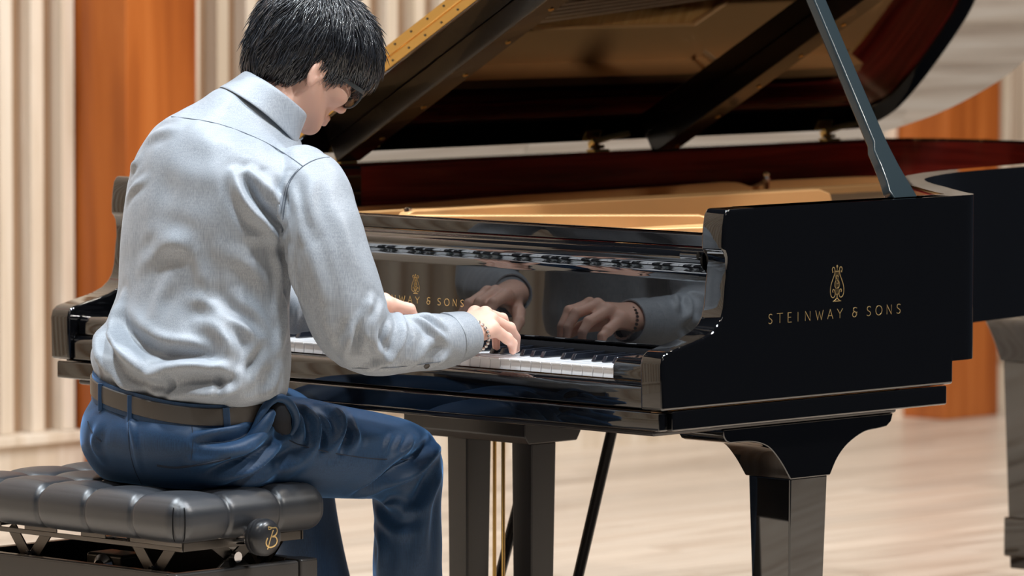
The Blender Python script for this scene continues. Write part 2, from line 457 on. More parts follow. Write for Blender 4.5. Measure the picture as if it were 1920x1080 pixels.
# webs of the plate at the hitch-pin end
own(prism('plate_web', [(-0.685, 0.70), (-0.575, 0.70), (-0.575, 1.75), (-0.50, 1.85), (-0.38, 1.70), (-0.2, 1.25), (0.0, 1.2), (0.16, 1.2), (0.11, 1.5), (0.05, 1.78), (-0.02, 1.98), (-0.12, 2.13), (-0.25, 2.24), (-0.40, 2.34), (-0.55, 2.33), (-0.64, 2.28), (-0.685, 2.15)],
          'z', 0.850, 0.862, M['plate'], piano, 0.003))
# strings, laid as one part per register
def strings(name, x0, x1, y0, yend, n, z, r, mat, fan=0.0):
    L = []
    for i in range(n):
        t = i / (n - 1); x = x0 + (x1 - x0) * t
        ye = yend[0] + (yend[1] - yend[0]) * t
        L.append(tube_vf([(x, y0, z), (x + fan, ye, z)], r, 4, False))
    V, F = join(L); o = own(mesh(name, V, F, mat, piano)); o['kind'] = 'stuff'; return o
strings('treble_strings', -0.15, 0.62, 0.30, (1.75, 0.80), 110, 0.893, 0.0006, M['chrome'], -0.06)
strings('bass_strings', -0.63, -0.28, 0.30, (1.9, 2.2), 40, 0.899, 0.0022, M['string'], 0.16)
L = []
for i in range(80):
    x = -0.64 + i * 1.26 / 79
    L.append(tube_vf([(x, 0.235 + 0.012 * (i % 3), 0.886), (x, 0.235 + 0.012 * (i % 3), 0.905)], 0.0032, 6))
V, F = join(L); o = own(mesh('tuning_pins', V, F, M['chrome'], piano)); o['kind'] = 'stuff'
own(box('damper_rail', -0.64, 0.50, 0.44, 0.47, 0.897, 0.912, M['black'], piano, 0.004))
own(box('felt_strip', -0.64, 0.60, 0.385, 0.40, 0.896, 0.899, M['felt'], piano))

# lid: a plane hinged along the spine
TH = math.radians(29.9); P0 = np.array([-0.76, 0, 1.0]); SD = np.array([math.cos(TH), 0, math.sin(TH)]); ND = np.array([-math.sin(TH), 0, math.cos(TH)])
def LP(s, y, h=0.0): return P0 + s * SD + np.array([0, y, 0]) + h * ND
lidout = smooth_path([(-0.050, 0.552), (-0.050, 2.10), (-0.030, 2.26), (0.014, 2.347), (0.088, 2.425), (0.203, 2.463), (0.297, 2.455), (0.45, 2.42), (0.62, 2.33), (0.75, 2.2), (0.83, 2.02), (0.90, 1.8),
                      (0.95, 1.55), (1.0, 1.35), (1.06, 1.2), (1.17, 1.06), (1.3, 0.945), (1.43, 0.85), (1.505, 0.77), (1.52, 0.69), (1.52, 0.552)][1:-1], 4)
lidout = [(-0.050, 0.552)] + [tuple(p) for p in lidout] + [(1.52, 0.552)]
n = len(lidout)
V = [LP(s, y, 0) for s, y in lidout] + [LP(s, y, 0.022) for s, y in lidout]
F = [tuple(range(n)), tuple(range(2 * n - 1, n - 1, -1))] + [(i, (i + 1) % n, n + (i + 1) % n, n + i) for i in range(n)]
lid = own(mesh('lid', V, F, M['lidunder'], piano, bevel=0.003))
V = [LP(s, y, h) for h in (0.0235, 0.0435) for s, y in ((-0.027, 0.553), (1.50, 0.553), (1.50, 1.08), (-0.027, 1.08))]
own(mesh('front_flap', V, BF, M['black'], piano, bevel=0.003))
def lbox(name, s0, s1, y0, y1, h0, h1, mat, parent, bevel=0.0, isown=True):
    V = [LP(s, y, h) for h in (h0, h1) for s, y in ((s0, y0), (s1, y0), (s1, y1), (s0, y1))]
    o = mesh(name, V, BF, mat, parent, bevel=bevel)
    return own(o) if isown else o
hs = lbox('brass_strip_hinge', 0.0, 1.5, 0.5485, 0.5515, 0.003, 0.041, M['brass'], piano)
def own2(o, par):
    o.parent = par; return o
L = [tube_vf([LP(0.0, 0.5475, 0.022), LP(1.5, 0.5475, 0.022)], 0.0022, 8)]
V, F = join(L); own2(mesh('hinge_knuckle', V, F, M['brass']), hs)
s = 0.03
while s < 1.05:
    for h in (0.0105, 0.0335):
        V, F = tube_vf([LP(s + (0.02 if h > 0.02 else 0), 0.5488, h), LP(s + (0.02 if h > 0.02 else 0), 0.547, h)], 0.0022, 8)
        own2(mesh('screw', V, F, M['metal']), hs)
    s += 0.048
def batten(y0, y1, s0, s1, t, screws):
    b = lbox('lid_batten', s0, s1, y0, y1, -t, -0.0005, M['batten'], piano, 0.002)
    for sc in screws:
        V, F = tube_vf([LP(sc, (y0 + y1) / 2 + 0.012, -t + 0.0005), LP(sc, (y0 + y1) / 2 + 0.012, -t - 0.0015)], 0.0055, 10)
        own2(mesh('screw', V, F, M['brass']), b)
batten(0.640, 0.700, 0.06, 1.46, 0.042, [0.15 + 0.125 * k for k in range(8)])
batten(1.545, 1.605, 0.03, 0.94, 0.042, [0.06 + 0.125 * k for k in range(7)])
# lid hinges on the spine
for y in (0.72, 1.42, 2.12):
    h = own(box('lid_hinge', -0.757, -0.735, y - 0.022, y + 0.022, 0.984, 0.991, M['brass'], piano, 0.0015))
    V, F = tube_vf([(-0.750, y - 0.02, 0.9955), (-0.750, y - 0.008, 0.9955), (-0.750, y - 0.007, 0.9955), (-0.750, y + 0.007, 0.9955), (-0.750, y + 0.008, 0.9955), (-0.750, y + 0.02, 0.9955)], [0.0035, 0.0035, 0.0055, 0.0055, 0.0035, 0.0035], 10)
    own2(mesh('hinge_barrel', V, F, M['brass'], None, smooth=True), h)
    lf = [(-0.002, -0.012), (0.012, 0.012), (0.024, 0.030), (0.034, 0.052), (0.040, 0.070), (0.044, 0.066), (0.040, 0.046), (0.030, 0.018), (0.014, -0.012)]  # flat brass shape on the lid, standing in for the hinge's reflection
    n_ = len(lf); V = [LP(a, y + b, hh) for hh in (-0.004, -0.0006) for a, b in lf]
    F = [tuple(range(n_)), tuple(range(2 * n_ - 1, n_ - 1, -1))] + [(i, (i + 1) % n_, n_ + (i + 1) % n_, n_ + i) for i in range(n_)]
    own2(mesh('hinge_mirror_image', V, F, M['brass'], None), h)

# lid prop: tapered grooved stick, perpendicular to the lid
pb = np.array([0.700, 0.628, 0.981]); pdn = ND; pt_len = 0.742
side = np.array([0, 1.0, 0]); fr = np.cross(side, pdn)
def stick(name, prof_, d0, d1, mat, parent, sub=0):
    """prof_: (distance up the stick, low edge y, high edge y), depth d0..d1 across"""
    V, F = [], []
    for t, a, b in prof_:
        c = pb + pdn * t
        V += [c + side * a + fr * d0, c + side * b + fr * d0, c + side * b + fr * d1, c + side * a + fr * d1]
    n = len(prof_)
    for i in range(n - 1):
        for k in range(4): F.append((i * 4 + k, i * 4 + (k + 1) % 4, (i + 1) * 4 + (k + 1) % 4, (i + 1) * 4 + k))
    F += [(0, 1, 2, 3), (4 * n - 1, 4 * n - 2, 4 * n - 3, 4 * n - 4)]
    return mesh(name, V, F, mat, parent, bevel=0.003, seg=3)
pr = own(stick('lid_prop', [(-0.005, -0.028, 0.034), (0.012, -0.034, 0.030), (0.03, -0.030, 0.026), (0.06, -0.028, 0.020), (0.09, -0.0285, 0.0165), (0.105, -0.020, 0.0150), (0.20, -0.019, 0.0135), (pt_len, -0.017, 0.0135)], -0.009, 0.009, M['prop'], piano))
o = stick('prop_guide', [(-0.004, -0.012, 0.030), (0.03, -0.010, 0.022), (0.08, -0.008, 0.0165), (0.245, -0.006, 0.0120)], -0.0125, -0.0088, M['prop'], None); own2(o, pr)
L = []
for a0, a1 in ((-0.0175, -0.0125), (-0.002, -0.0005), (0.010, 0.0065)):
    ss = 0.25 if a0 > -0.01 else pt_len - 0.02
    c0 = pb + side * a0 - fr * (0.0125 if a0 > -0.01 else 0.0092) ; c1 = pb + pdn * ss + side * a1 - fr * (0.0125 if a0 > -0.01 else 0.0092)
    L.append(tube_vf([c0, c1], 0.0012, 6))
V, F = join(L); own2(mesh('prop_bead', V, F, M['prop'], None, smooth=True), pr)

# legs -----------------------------------------------------------
def leg_capital(cx, cy, hx, hy, zt, z0, flare, name='leg', lower=0.02, block=None, caster=True):
    """square tapered leg under a capital that flares outward on all four sides"""
    root = own(mesh(name, *join([obox((cx, cy, (z0 + 0.13) / 2 + 0.0), (1, 0, 0), (0, 1, 0), (0, 0, 1), hx, hy, 0.01)]), M['black'], piano))
    # tapered shaft
    V = [(cx + sx * hx * k, cy + sy * hy * k, z) for z, k in ((0.13, 0.80), (z0 + 0.001, 1.0)) for sx, sy in ((-1, -1), (1, -1), (1, 1), (-1, 1))]
    me = bpy.data.meshes.new(name); me.from_pydata(V, [], BF); me.materials.append(M['black']); root.data = me
    b = root.modifiers.new('bevel', 'BEVEL'); b.width = 0.003; b.segments = 2
    for p in me.polygons: p.use_smooth = True
    root.modifiers.new('wn', 'WEIGHTED_NORMAL')
    cap = prism('leg_capital', flare, 'x', cx - hx - 0.004, cx + hx + 0.004, M['black'], None, bevel=0.002, smooth=True, angle=50); own2(cap, root)
    if block:
        bb = box('toe_block', cx - hx * 0.96, cx + hx * 0.96, cy - hy * 0.96, cy + hy * 0.96, block[0], block[1], M['black'], None, 0.004); own2(bb, root)
    V, F = tube_vf([(cx, cy, 0.13), (cx, cy, 0.075)], 0.022, 12)
    own2(mesh('caster_fork', V, F, M['brass'], None, smooth=True), root)
    V, F = tube_vf([(cx - 0.016, cy, 0.046), (cx - 0.014, cy, 0.046), (cx + 0.014, cy, 0.046), (cx + 0.016, cy, 0.046)], [0.040, 0.046, 0.046, 0.040], 20)
    own2(mesh('caster_wheel', V, F, M['brass'], None, smooth=True), root)
    return root
left = smooth_path([(0.204, 0.5905), (0.240, 0.5895), (0.268, 0.585), (0.294, 0.574), (0.321, 0.549), (0.345, 0.519)], 4)
right_ = smooth_path([(0.447, 0.519), (0.466, 0.547), (0.493, 0.569), (0.534, 0.586), (0.575, 0.5900)], 4)
capf = [(0.177, 0.6138), (0.177, 0.602), (0.183, 0.594), (0.192, 0.5905)] + [tuple(p) for p in left] + [tuple(p) for p in right_] + [(0.594, 0.592), (0.606, 0.600), (0.611, 0.6138)]
LEGX = 0.649
leg_capital(LEGX, 0.3965, 0.047, 0.048, 0.614, 0.519, capf, block=(0.12, 0.21))
leg_capital(-LEGX, 0.3965, 0.047, 0.048, 0.614, 0.519, capf, block=(0.12, 0.21))
TY = 2.235
capt = [(TY + (y - 0.3965) * 1.0 + (0.012 if y > 0.3965 else -0.012), 0.552 + (z - 0.519) * 1.54) for y, z in capf]
leg_capital(-0.268, TY, 0.060, 0.060, 0.699, 0.552, capt, block=(0.155, 0.235))

# lyre: box, two posts, rods and braces
own(prism('lyre_box', [(0.256, 0.6138), (0.398, 0.6138), (0.398, 0.562), (0.388, 0.5465), (0.266, 0.5465), (0.256, 0.560)], 'x', -0.128, 0.168, M['satin'], piano, bevel=0.002))
V, F = tube_vf([(0.018, 0.2555, 0.597), (0.018, 0.2465, 0.597)], 0.0062, 12)
own(mesh('lyre_bolt', V, F, M['metal'], piano, smooth=True))
def post(x0):
    V = [(x0 + a, y, z) for z, a0, a1, y0, y1 in ((0.085, 0.003, 0.046, 0.293, 0.343), (0.546, 0.0, 0.049, 0.288, 0.350)) for a, y in ((a0, y0), (a1, y0), (a1, y1), (a0, y1))]
    return own(mesh('lyre_post', V, BF, M['satin'], piano, bevel=0.003))
post(-0.052); post(0.105)
for x, y in ((0.045, 0.33), (-0.005, 0.36), (0.078, 0.36)):
    V, F = tube_vf([(x, y, 0.085), (x, y, 0.546)], 0.0034, 8)
    own(mesh('pedal_rod', V, F, M['brass'], piano, smooth=True))
own(box('pedal_box', -0.12, 0.16, 0.26, 0.38, 0.045, 0.085, M['satin'], piano, 0.004))
for x in (-0.04, 0.02, 0.08):
    own(prism('pedal', [(0.13, 0.040), (0.26, 0.046), (0.26, 0.056), (0.14, 0.052)], 'x', x - 0.014, x + 0.014, M['brass'], piano, bevel=0.003))
for px_ in ((1165, 812, 1082, 1090), (1030, 812, 942, 1060)):
    a = at(px_[0], px_[1], 'y', 0.60); b0 = at(px_[2], px_[3], 'y', 0.47)
    a[2] = 0.617 if a[2] > 0.5 else a[2]
    d = (b0 - a); q = a + d * 1.9
    if q[2] < 0.05: q = a + d * ((a[2] - 0.06) / -d[2])
    V, F = tube_vf([a, q], [0.0105, 0.0095], 12)
    own(mesh('lyre_brace', V, F, M['satin'], piano, smooth=True))

# gold lettering and lyre emblem ----------------------------------
def arc(cx, cy, rx, ry, a0, a1, n=12):
    return [(cx + rx * math.cos(math.radians(a0 + (a1 - a0) * i / n)), cy + ry * math.sin(math.radians(a0 + (a1 - a0) * i / n))) for i in range(n + 1)]
S_ = arc(0.5, 0.745, 0.42, 0.23, 35, 270, 12)[:-3] 
GL = {
 'S': [smooth_path([(0.90, 0.90), (0.62, 1.0), (0.25, 0.93), (0.12, 0.74), (0.32, 0.56), (0.68, 0.44), (0.88, 0.26), (0.72, 0.06), (0.36, 0.0), (0.05, 0.10)], 4)],
 'T': [[(0, 1), (1, 1)], [(0.5, 1), (0.5, 0)]],
 'E': [[(0.9, 1), (0.1, 1), (0.1, 0), (0.95, 0)], [(0.1, 0.52), (0.8, 0.52)]],
 'I': [[(0.5, 1), (0.5, 0)]],
 'N': [[(0.05, 0), (0.05, 1), (0.95, 0), (0.95, 1)]],
 'W': [[(0, 1), (0.28, 0), (0.5, 0.85), (0.74, 0), (1, 1)]],
 'A': [[(0, 0), (0.5, 1), (1, 0)], [(0.2, 0.34), (0.8, 0.34)]],
 'Y': [[(0, 1), (0.5, 0.48), (1, 1)], [(0.5, 0.48), (0.5, 0)]],
 '&': [smooth_path([(0.92, 0.92), (0.55, 1.0), (0.25, 0.86), (0.28, 0.64), (0.62, 0.56), (0.25, 0.50), (0.06, 0.25), (0.28, 0.02), (0.66, 0.04), (0.88, 0.26), (0.84, 0.46), (1.0, 0.50)], 4), [(0.84, 0.48), (0.62, 0.42)]],
 'O': [arc(0.5, 0.5, 0.5, 0.5, 90, 450, 28)],
}
LAY = [('S', 190, 237), ('T', 288, 357), ('E', 413, 462), ('I', 522, 546), ('N', 617, 680), ('W', 742, 832), ('A', 883, 947), ('Y', 998, 1062),
       ('&', 1177, 1237), ('S', 1350, 1403), ('O', 1460, 1535), ('N', 1592, 1652), ('S', 1712, 1763)]
def ribbon(pts, w_):
    """flat stroke of width w_ in 2-D -> quads strip"""
    P = np.array(pts, float)
    closed = np.allclose(P[0], P[-1])
    T = np.zeros_like(P); T[1:-1] = P[2:] - P[:-2]; T[0] = P[1] - P[0]; T[-1] = P[-1] - P[-2]
    if closed: T[0] = T[-1] = P[1] - P[-2]
    # mitre at corners
    out = []
    for i in range(len(P)):
        t = T[i] / (np.linalg.norm(T[i]) + 1e-9)
        nn = np.array([-t[1], t[0]]); k = 1.0
        if 0 < i < len(P) - 1:
            e1 = (P[i] - P[i - 1]); e1 /= np.linalg.norm(e1); k = min(2.2, 1 / max(0.3, abs(np.array([-e1[1], e1[0]]) @ nn)))
        out.append((P[i] + nn * w_ / 2 * k, P[i] - nn * w_ / 2 * k))
    return out
def inlay(name, strokes, fn, parent, thick=0.0003, mat=None):
    V, F = [], []
    for pts, w_ in strokes:
        R = ribbon(pts, w_); n0 = len(V)
        for a, b in R:
            V += [fn(a[0], a[1], 0), fn(b[0], b[1], 0), fn(b[0], b[1], 1), fn(a[0], a[1], 1)]
        for i in range(len(R) - 1):
            for k in range(4): F.append((n0 + i * 4 + k, n0 + i * 4 + (k + 1) % 4, n0 + (i + 1) * 4 + (k + 1) % 4, n0 + (i + 1) * 4 + k))
        F += [(n0, n0 + 1, n0 + 2, n0 + 3), (n0 + 4 * len(R) - 4, n0 + 4 * len(R) - 3, n0 + 4 * len(R) - 2, n0 + 4 * len(R) - 1)]
    return own(mesh(name, V, F, mat or M['gold'], parent))
def word(k, h, lw, fn):
    for ch, a, b in LAY:
        st_ = []
        x0 = (a - 976) * k; x1 = (b - 976) * k
        for g in GL[ch]:
            st_.append(([(x0 + (x1 - x0) * p[0], p[1] * h) for p in g], lw * (0.85 if ch in 'NWAY' else 1.0)))
        o = inlay('gold_letter', st_, fn, piano)
def lyre(sc, fn):
    """lyre emblem, unit height"""
    st_ = []
    for s in (-1, 1):
        body = smooth_path([(s * x, y) for x, y in [(0.19, 0.82), (0.21, 0.89), (0.17, 0.945), (0.11, 0.92), (0.10, 0.84), (0.12, 0.73), (0.20, 0.58), (0.27, 0.42), (0.285, 0.27), (0.25, 0.15), (0.17, 0.10),
                                                 (0.10, 0.14), (0.085, 0.22), (0.115, 0.31), (0.165, 0.33), (0.19, 0.28), (0.165, 0.25)]], 4)
        st_.append((body, 0.026))
        st_.append((arc(s * 0.186, 0.815, 0.012, 0.016, 0, 360, 8), 0.022))
    st_.append(([(-0.12, 0.825), (0.12, 0.825)], 0.030))
    for x in (-0.06, 0.0, 0.06): st_.append(([(x, 0.86), (x, 0.20)], 0.010))
    st_.append((arc(0, 0.965, 0.020, 0.028, 0, 360, 10), 0.030)); st_.append(([(0, 0.94), (0, 0.83)], 0.018))
    st_.append(([(-0.10, 0.195), (0.10, 0.195)], 0.022))
    st_.append(([(0, 0.20), (0, 0.06)], 0.045))
    st_.append((smooth_path([(-0.14, 0.0), (-0.05, 0.05), (0, 0.10), (0.05, 0.05), (0.14, 0.0)], 4), 0.030))
    st_.append(([(-0.17, 0.0), (0.17, 0.0)], 0.028))
    st_.append((smooth_path([(0.04, 0.68), (-0.01, 0.72), (-0.04, 0.66), (0.0, 0.60), (0.05, 0.54), (0.03, 0.48), (-0.02, 0.50)], 4), 0.014))
    st_.append((smooth_path([(-0.05, 0.58), (-0.10, 0.50), (-0.09, 0.40), (0.0, 0.355), (0.09, 0.40), (0.10, 0.50), (0.06, 0.56)], 4), 0.016))
    st_ = [([(x * sc, y * sc) for x, y in p], w_ * sc * 0.78) for p, w_ in st_]
    return inlay('gold_lyre_emblem', st_, fn, piano)
XS = W2 + 0.0005
word(0.000216, 0.0158, 0.0011, lambda x, y, t: (XS - 0.0004 + 0.0008 * t, 0.4045 + x, 0.7895 + y))
lyre(0.0605, lambda x, y, t: (XS - 0.0004 + 0.0008 * t, 0.4085 + x, 0.8185 + y))
YF = 0.1408
word(0.000153, 0.0118, 0.0011, lambda x, y, t: (0.012 + x, YF + 0.0004 - 0.0008 * t, 0.7905 + y))
lyre(0.0335, lambda x, y, t: (0.016 + x, YF + 0.0004 - 0.0008 * t, 0.8075 + y))

# ================================================================ BENCH
BX1, BY0, BZ = 0.236, -0.624, 0.524      # near right corner of the cushion top
BL, BD, BH = 0.575, 0.345, 0.076
bench = empty('piano_bench', (BX1 - BL / 2, BY0 + BD / 2, 0))
tag(bench, 'tufted black leather artist bench with scissor lift and gold monogram knob', 'bench')
def cushion():
    nx, ny = 180, 110
    hx, hy, hz = BL / 2, BD / 2, BH / 2
    r = 0.033
    bm = bmesh.new()
    bmesh.ops.create_cube(bm, size=2.0)
    bmesh.ops.subdivide_edges(bm, edges=[e for e in bm.edges if abs((e.verts[0].co - e.verts[1].co).x) > 1], cuts=nx, use_grid_fill=True)
    bmesh.ops.subdivide_edges(bm, edges=[e for e in bm.edges if abs((e.verts[0].co - e.verts[1].co).y) > 1], cuts=ny, use_grid_fill=True)
    bmesh.ops.subdivide_edges(bm, edges=[e for e in bm.edges if abs((e.verts[0].co - e.verts[1].co).z) > 1], cuts=18, use_grid_fill=True)
    pitchx, pitchy = BL / 5, BD / 3
    for v in bm.verts:
        x, y, z = v.co.x * hx, v.co.y * hy, v.co.z * hz
        # rounded box
        c = Vector((max(-hx + r, min(hx - r, x)), max(-hy + r, min(hy - r, y)), max(-hz + r, min(hz - r, z))))
        d = Vector((x, y, z)) - c
        n = d.normalized() if d.length > 1e-7 else Vector((0, 0, 1))
        if d.length > 1e-7: p = c + n * r
        else: p = Vector((x, y, z))
        fx = (x + hx) / pitchx; fy = (y + hy) / pitchy
        edge = min(1, max(0, min(hx - abs(x), hy - abs(y)) / 0.05))   # 0 at rim, 1 inside
        top = max(0, n.z)
        sidew = math.hypot(n.x, n.y)
        # side panels puff between seams
        if sidew > 0.05:
            if abs(n.x) * 1.0 > abs(n.y):
                q = abs(fy - round(fy)); seam = math.exp(-(q * pitchy / 0.0035) ** 2) * (0 < round(fy) < 3)
            else:
                q = abs(fx - round(fx)); seam = math.exp(-(q * pitchx / 0.0035) ** 2) * (0 < round(fx) < 5)
            p += n * (0.0012 * math.sin(math.pi / 2 * min(1, q * 2)) ** 0.6 - 0.0035 * seam)
        if v.co.z > 0.0:
            # diamond tufts on top
            g = 0
            a = fx + fy * 1.0; b = fx - fy * 1.0
            da = abs((a + 0.0) / 2 * 2 - round(a)); db = abs(b - round(b))
            fx2, fy2 = fx, fy
            bx = abs(fx2 - round(fx2)) * pitchx; by = abs(fy2 - round(fy2)) * pitchy
            crease = max(math.exp(-(bx / 0.007) ** 2), math.exp(-(by / 0.007) ** 2))
            pit = math.exp(-((bx ** 2 + by ** 2) / 0.022 ** 2))
            inn = 1 if (0 < round(fx2) < 5 and 0 < round(fy2) < 3) else 0
            w1 = math.exp(-(bx / 0.007) ** 2) * (0 < round(fx2) < 5); w2 = math.exp(-(by / 0.007) ** 2) * (0 < round(fy2) < 3)
            puff = (abs(math.sin(math.pi * fx2)) * abs(math.sin(math.pi * fy2))) ** 0.6
            p.z += top * ((0.002 + 0.005 * edge) * puff - 0.003 * max(w1, w2) - 0.010 * pit * inn * edge - 0.003)
        v.co = p
    me = bpy.data.meshes.new('cushion'); bm.to_mesh(me); bm.free(); me.materials.append(M['leather'])
    for p in me.polygons: p.use_smooth = True
    o = link(bpy.data.objects.new('cushion', me), bench)
    o.location = (0, 0, BZ - BH / 2)
    return o
cush = cushion()
BO = np.array([BX1 - BL / 2, BY0 + BD / 2, 0.0])
def bown(o):
    o.matrix_parent_inverse = Matrix.Translation((-BO[0], -BO[1], 0)); return o
def bown2(o, par):
    o.parent = par; return o
bx0, bx1, by0, by1 = BX1 - BL, BX1, BY0, BY0 + BD
zc = BZ - BH
for a_ in (28, 62):
    ca_, sa_ = math.cos(math.radians(a_)), math.sin(math.radians(a_)); rr = 0.033
    P = [(bx1 - rr + (rr + .0012) * ca_ * k, by0 + rr - (rr + .0012) * sa_ * k, z) for z, k in ((zc + .005, .70), (zc + .012, .90), (zc + .026, 1.0), (zc + .042, 1.0), (zc + .052, .96), (zc + .060, .86))]
    P = np.array(P) - np.array([BO[0], BO[1], BZ - BH / 2])
    mesh('corner_seam', *tube_vf(smooth_path(P, 4), 0.0009, 6), M['feltblack'], cush, smooth=True)
# seat pan rails with slots
bown(boxes('seat_rail', [(bx0 + 0.03, bx1 - 0.03, by0 + 0.035, by0 + 0.038, zc - 0.016, zc - 0.008), (bx0 + 0.03, bx0 + 0.10, by0 + 0.035, by0 + 0.038, zc - 0.008, zc + 0.004),
                         (bx0 + 0.16, bx0 + 0.24, by0 + 0.035, by0 + 0.038, zc - 0.008, zc + 0.004), (bx0 + 0.30, bx0 + 0.36, by0 + 0.035, by0 + 0.038, zc - 0.008, zc + 0.004),
                         (bx1 - 0.155, bx1 - 0.03, by0 + 0.035, by0 + 0.038, zc - 0.008, zc + 0.004)], M['metal'], bench, 0.001))
bown(box('seat_rail', bx0 + 0.03, bx1 - 0.03, by1 - 0.038, by1 - 0.035, zc - 0.016, zc + 0.002, M['metal'], bench, 0.001))
bown(box('cross_rail', bx1 - 0.035, bx1 - 0.031, by0 + 0.04, by1 - 0.04, zc - 0.016, zc - 0.001, M['metal'], bench, 0.001))
bown(box('cross_rail', bx0 + 0.031, bx0 + 0.035, by0 + 0.04, by1 - 0.04, zc - 0.016, zc - 0.001, M['metal'], bench, 0.001))
# base: four aprons and legs
zt = 0.400; zb = 0.322; t = 0.022
fx0, fx1, fy0, fy1 = bx0 + 0.045, bx1 - 0.012, by0 + 0.005, by1 - 0.022
bown(box('apron', fx0 + 0.04, fx1 - 0.02, fy0, fy0 + t, zb, zt, M['benchblack'], bench, 0.004))
bown(box('apron', fx0 + 0.04, fx1 - 0.02, fy1 - t, fy1, zb, zt, M['benchblack'], bench, 0.004))
bown(box('apron', fx0, fx0 + t, fy0 + 0.02, fy1 - 0.04, zb, zt, M['benchblack'], bench, 0.004))
bown(box('apron', fx1 - t, fx1, fy0 + 0.0, fy1 - 0.04, zb, zt, M['benchblack'], bench, 0.004))
for sx, sy in ((0, 1), (1, 1), (0, 0), (1, 0)):
    x = fx0 if sx == 0 else fx1 - 0.04; y = fy0 if sy == 0 else fy1 - 0.038
    d = 0.001 if (sx, sy) == (1, 0) else 0
    bown(box('leg', x - 0.0015 + d * 2, x + 0.0415 - d * 2, y + 0.0005 + d, y + 0.040, 0.0, zt + 0.0015 - d * 4, M['benchblack'], bench, 0.004))
bown(box('floor_pan', fx0 + t, fx1 - t, fy0 + t, fy1 - t, zb + 0.004, zb + 0.010, M['satin'], bench))
# scissor arms
def flat(a, b, w_, th, name='scissor_arm', mat='metal'):
    a = np.array(a, float); b = np.array(b, float); d = b - a; L = np.linalg.norm(d); d /= L
    yv = np.array([0, 1.0, 0]) if abs(d[1]) < 0.5 else np.array([1.0, 0, 0])
    nv = np.cross(d, yv)
    V, F = obox((a + b) / 2, d, yv, nv, L / 2, th / 2, w_ / 2)
    return bown(mesh(name, V, F, M[mat], bench, bevel=0.001))
zr = zc - 0.010
for yy in (by0 + 0.050, by1 - 0.050):
    for (xc, dx) in ((bx0 + 0.155, 0.045), (bx1 - 0.115, 0.045)):
        flat((xc - dx, yy, zr + 0.004), (xc, yy, zt - 0.012), 0.022, 0.003)
        flat((xc + dx, yy + 0.006, zr + 0.004), (xc, yy + 0.006, zt - 0.012), 0.022, 0.003)
        V, F = tube_vf([(xc, yy - 0.006, zt - 0.002), (xc, yy + 0.012, zt - 0.002)], 0.005, 10)
        bown(mesh('rivet', V, F, M['chrome'], bench, smooth=True))
for xx_ in (bx1 - 0.060, bx1 - 0.066):
    s_ = 1 if xx_ > bx1 - 0.062 else -1
    flat((xx_, by0 + 0.18 - 0.055 * s_, zt - 0.03), (xx_, by0 + 0.18 + 0.055 * s_, zr + 0.008), 0.022, 0.004)
V, F = tube_vf([(bx1 - 0.075, by0 + 0.18, (zt + zr) / 2 - 0.008), (bx1 - 0.05, by0 + 0.18, (zt + zr) / 2 - 0.008)], 0.009, 12)
bown(mesh('rivet', V, F, M['chrome'], bench, smooth=True))
# gear housing in the box
bown(box('gear_housing', bx0 + 0.24, bx0 + 0.33, by0 + 0.10, by0 + 0.16, zb + 0.01, zt + 0.004, M['metal'], bench, 0.006))
V, F = tube_vf([(bx0 + 0.285, by0 + 0.098, zt - 0.022), (bx0 + 0.285, by0 + 0.090, zt - 0.022)], [0.026, 0.016], 20)
bown(mesh('gear', V, F, M['chrome'], bench, smooth=True))
bown(tube('spindle', [(bx0 + 0.30, by0 + 0.13, zt + 0.02), (bx1 - 0.01, by0 + 0.16, zc - 0.006)], 0.005, M['chrome'], bench))
# knob: a lathe on the +X axis with a gold monogram
KY, KZ = by0 + 0.163, 0.4515
prk = [(0.0, 0.012), (0.004, 0.024), (0.010, 0.0295), (0.015, 0.0305), (0.018, 0.0295), (0.0195, 0.0305), (0.024, 0.031), (0.030, 0.0305), (0.036, 0.0275), (0.040, 0.0225), (0.0415, 0.016), (0.042, 0.001)]
V, F = [], []
nk = 32; kx = bx1 + 0.004
for xo_, r_ in prk:
    for k in range(nk):
        a = 2 * math.pi * k / nk; V.append((kx + xo_, KY + r_ * math.cos(a), KZ + r_ * math.sin(a)))
for i in range(len(prk) - 1):
    for k in range(nk): F.append((i * nk + k, i * nk + (k + 1) % nk, (i + 1) * nk + (k + 1) % nk, (i + 1) * nk + k))
F += [tuple(range(nk)), tuple(range(len(prk) * nk - 1, (len(prk) - 1) * nk - 1, -1))]
knob = bown(mesh('knob', V, F, plain('knob_black', (0.02, 0.021, 0.024), 0.3, spec=0.5), bench, smooth=True))
V, F = tube_vf([(kx - 0.055, KY, KZ), (kx + 0.002, KY, KZ)], 0.008, 12)
bown2(mesh('knob_shaft', V, F, M['chrome'], None, smooth=True), knob)
mono = [(smooth_path([(-0.006, 0.019), (0.004, 0.0165), (0.012, 0.016), (0.0145, 0.011), (0.010, 0.0045), (0.002, 0.002)], 4), 0.0022),
        (smooth_path([(0.002, 0.002), (0.010, 0.001), (0.0135, -0.005), (0.010, -0.012), (0.0, -0.015), (-0.008, -0.013), (-0.0115, -0.0065), (-0.008, 0.001)], 4), 0.0022),
        (smooth_path([(0.005, 0.013), (0.001, 0.005), (-0.003, -0.004), (-0.006, -0.013), (-0.0075, -0.018)], 4), 0.0018),
        (smooth_path([(-0.006, 0.019), (-0.005, 0.0145), (0.001, 0.0155)], 4), 0.0014)]
V, F = [], []
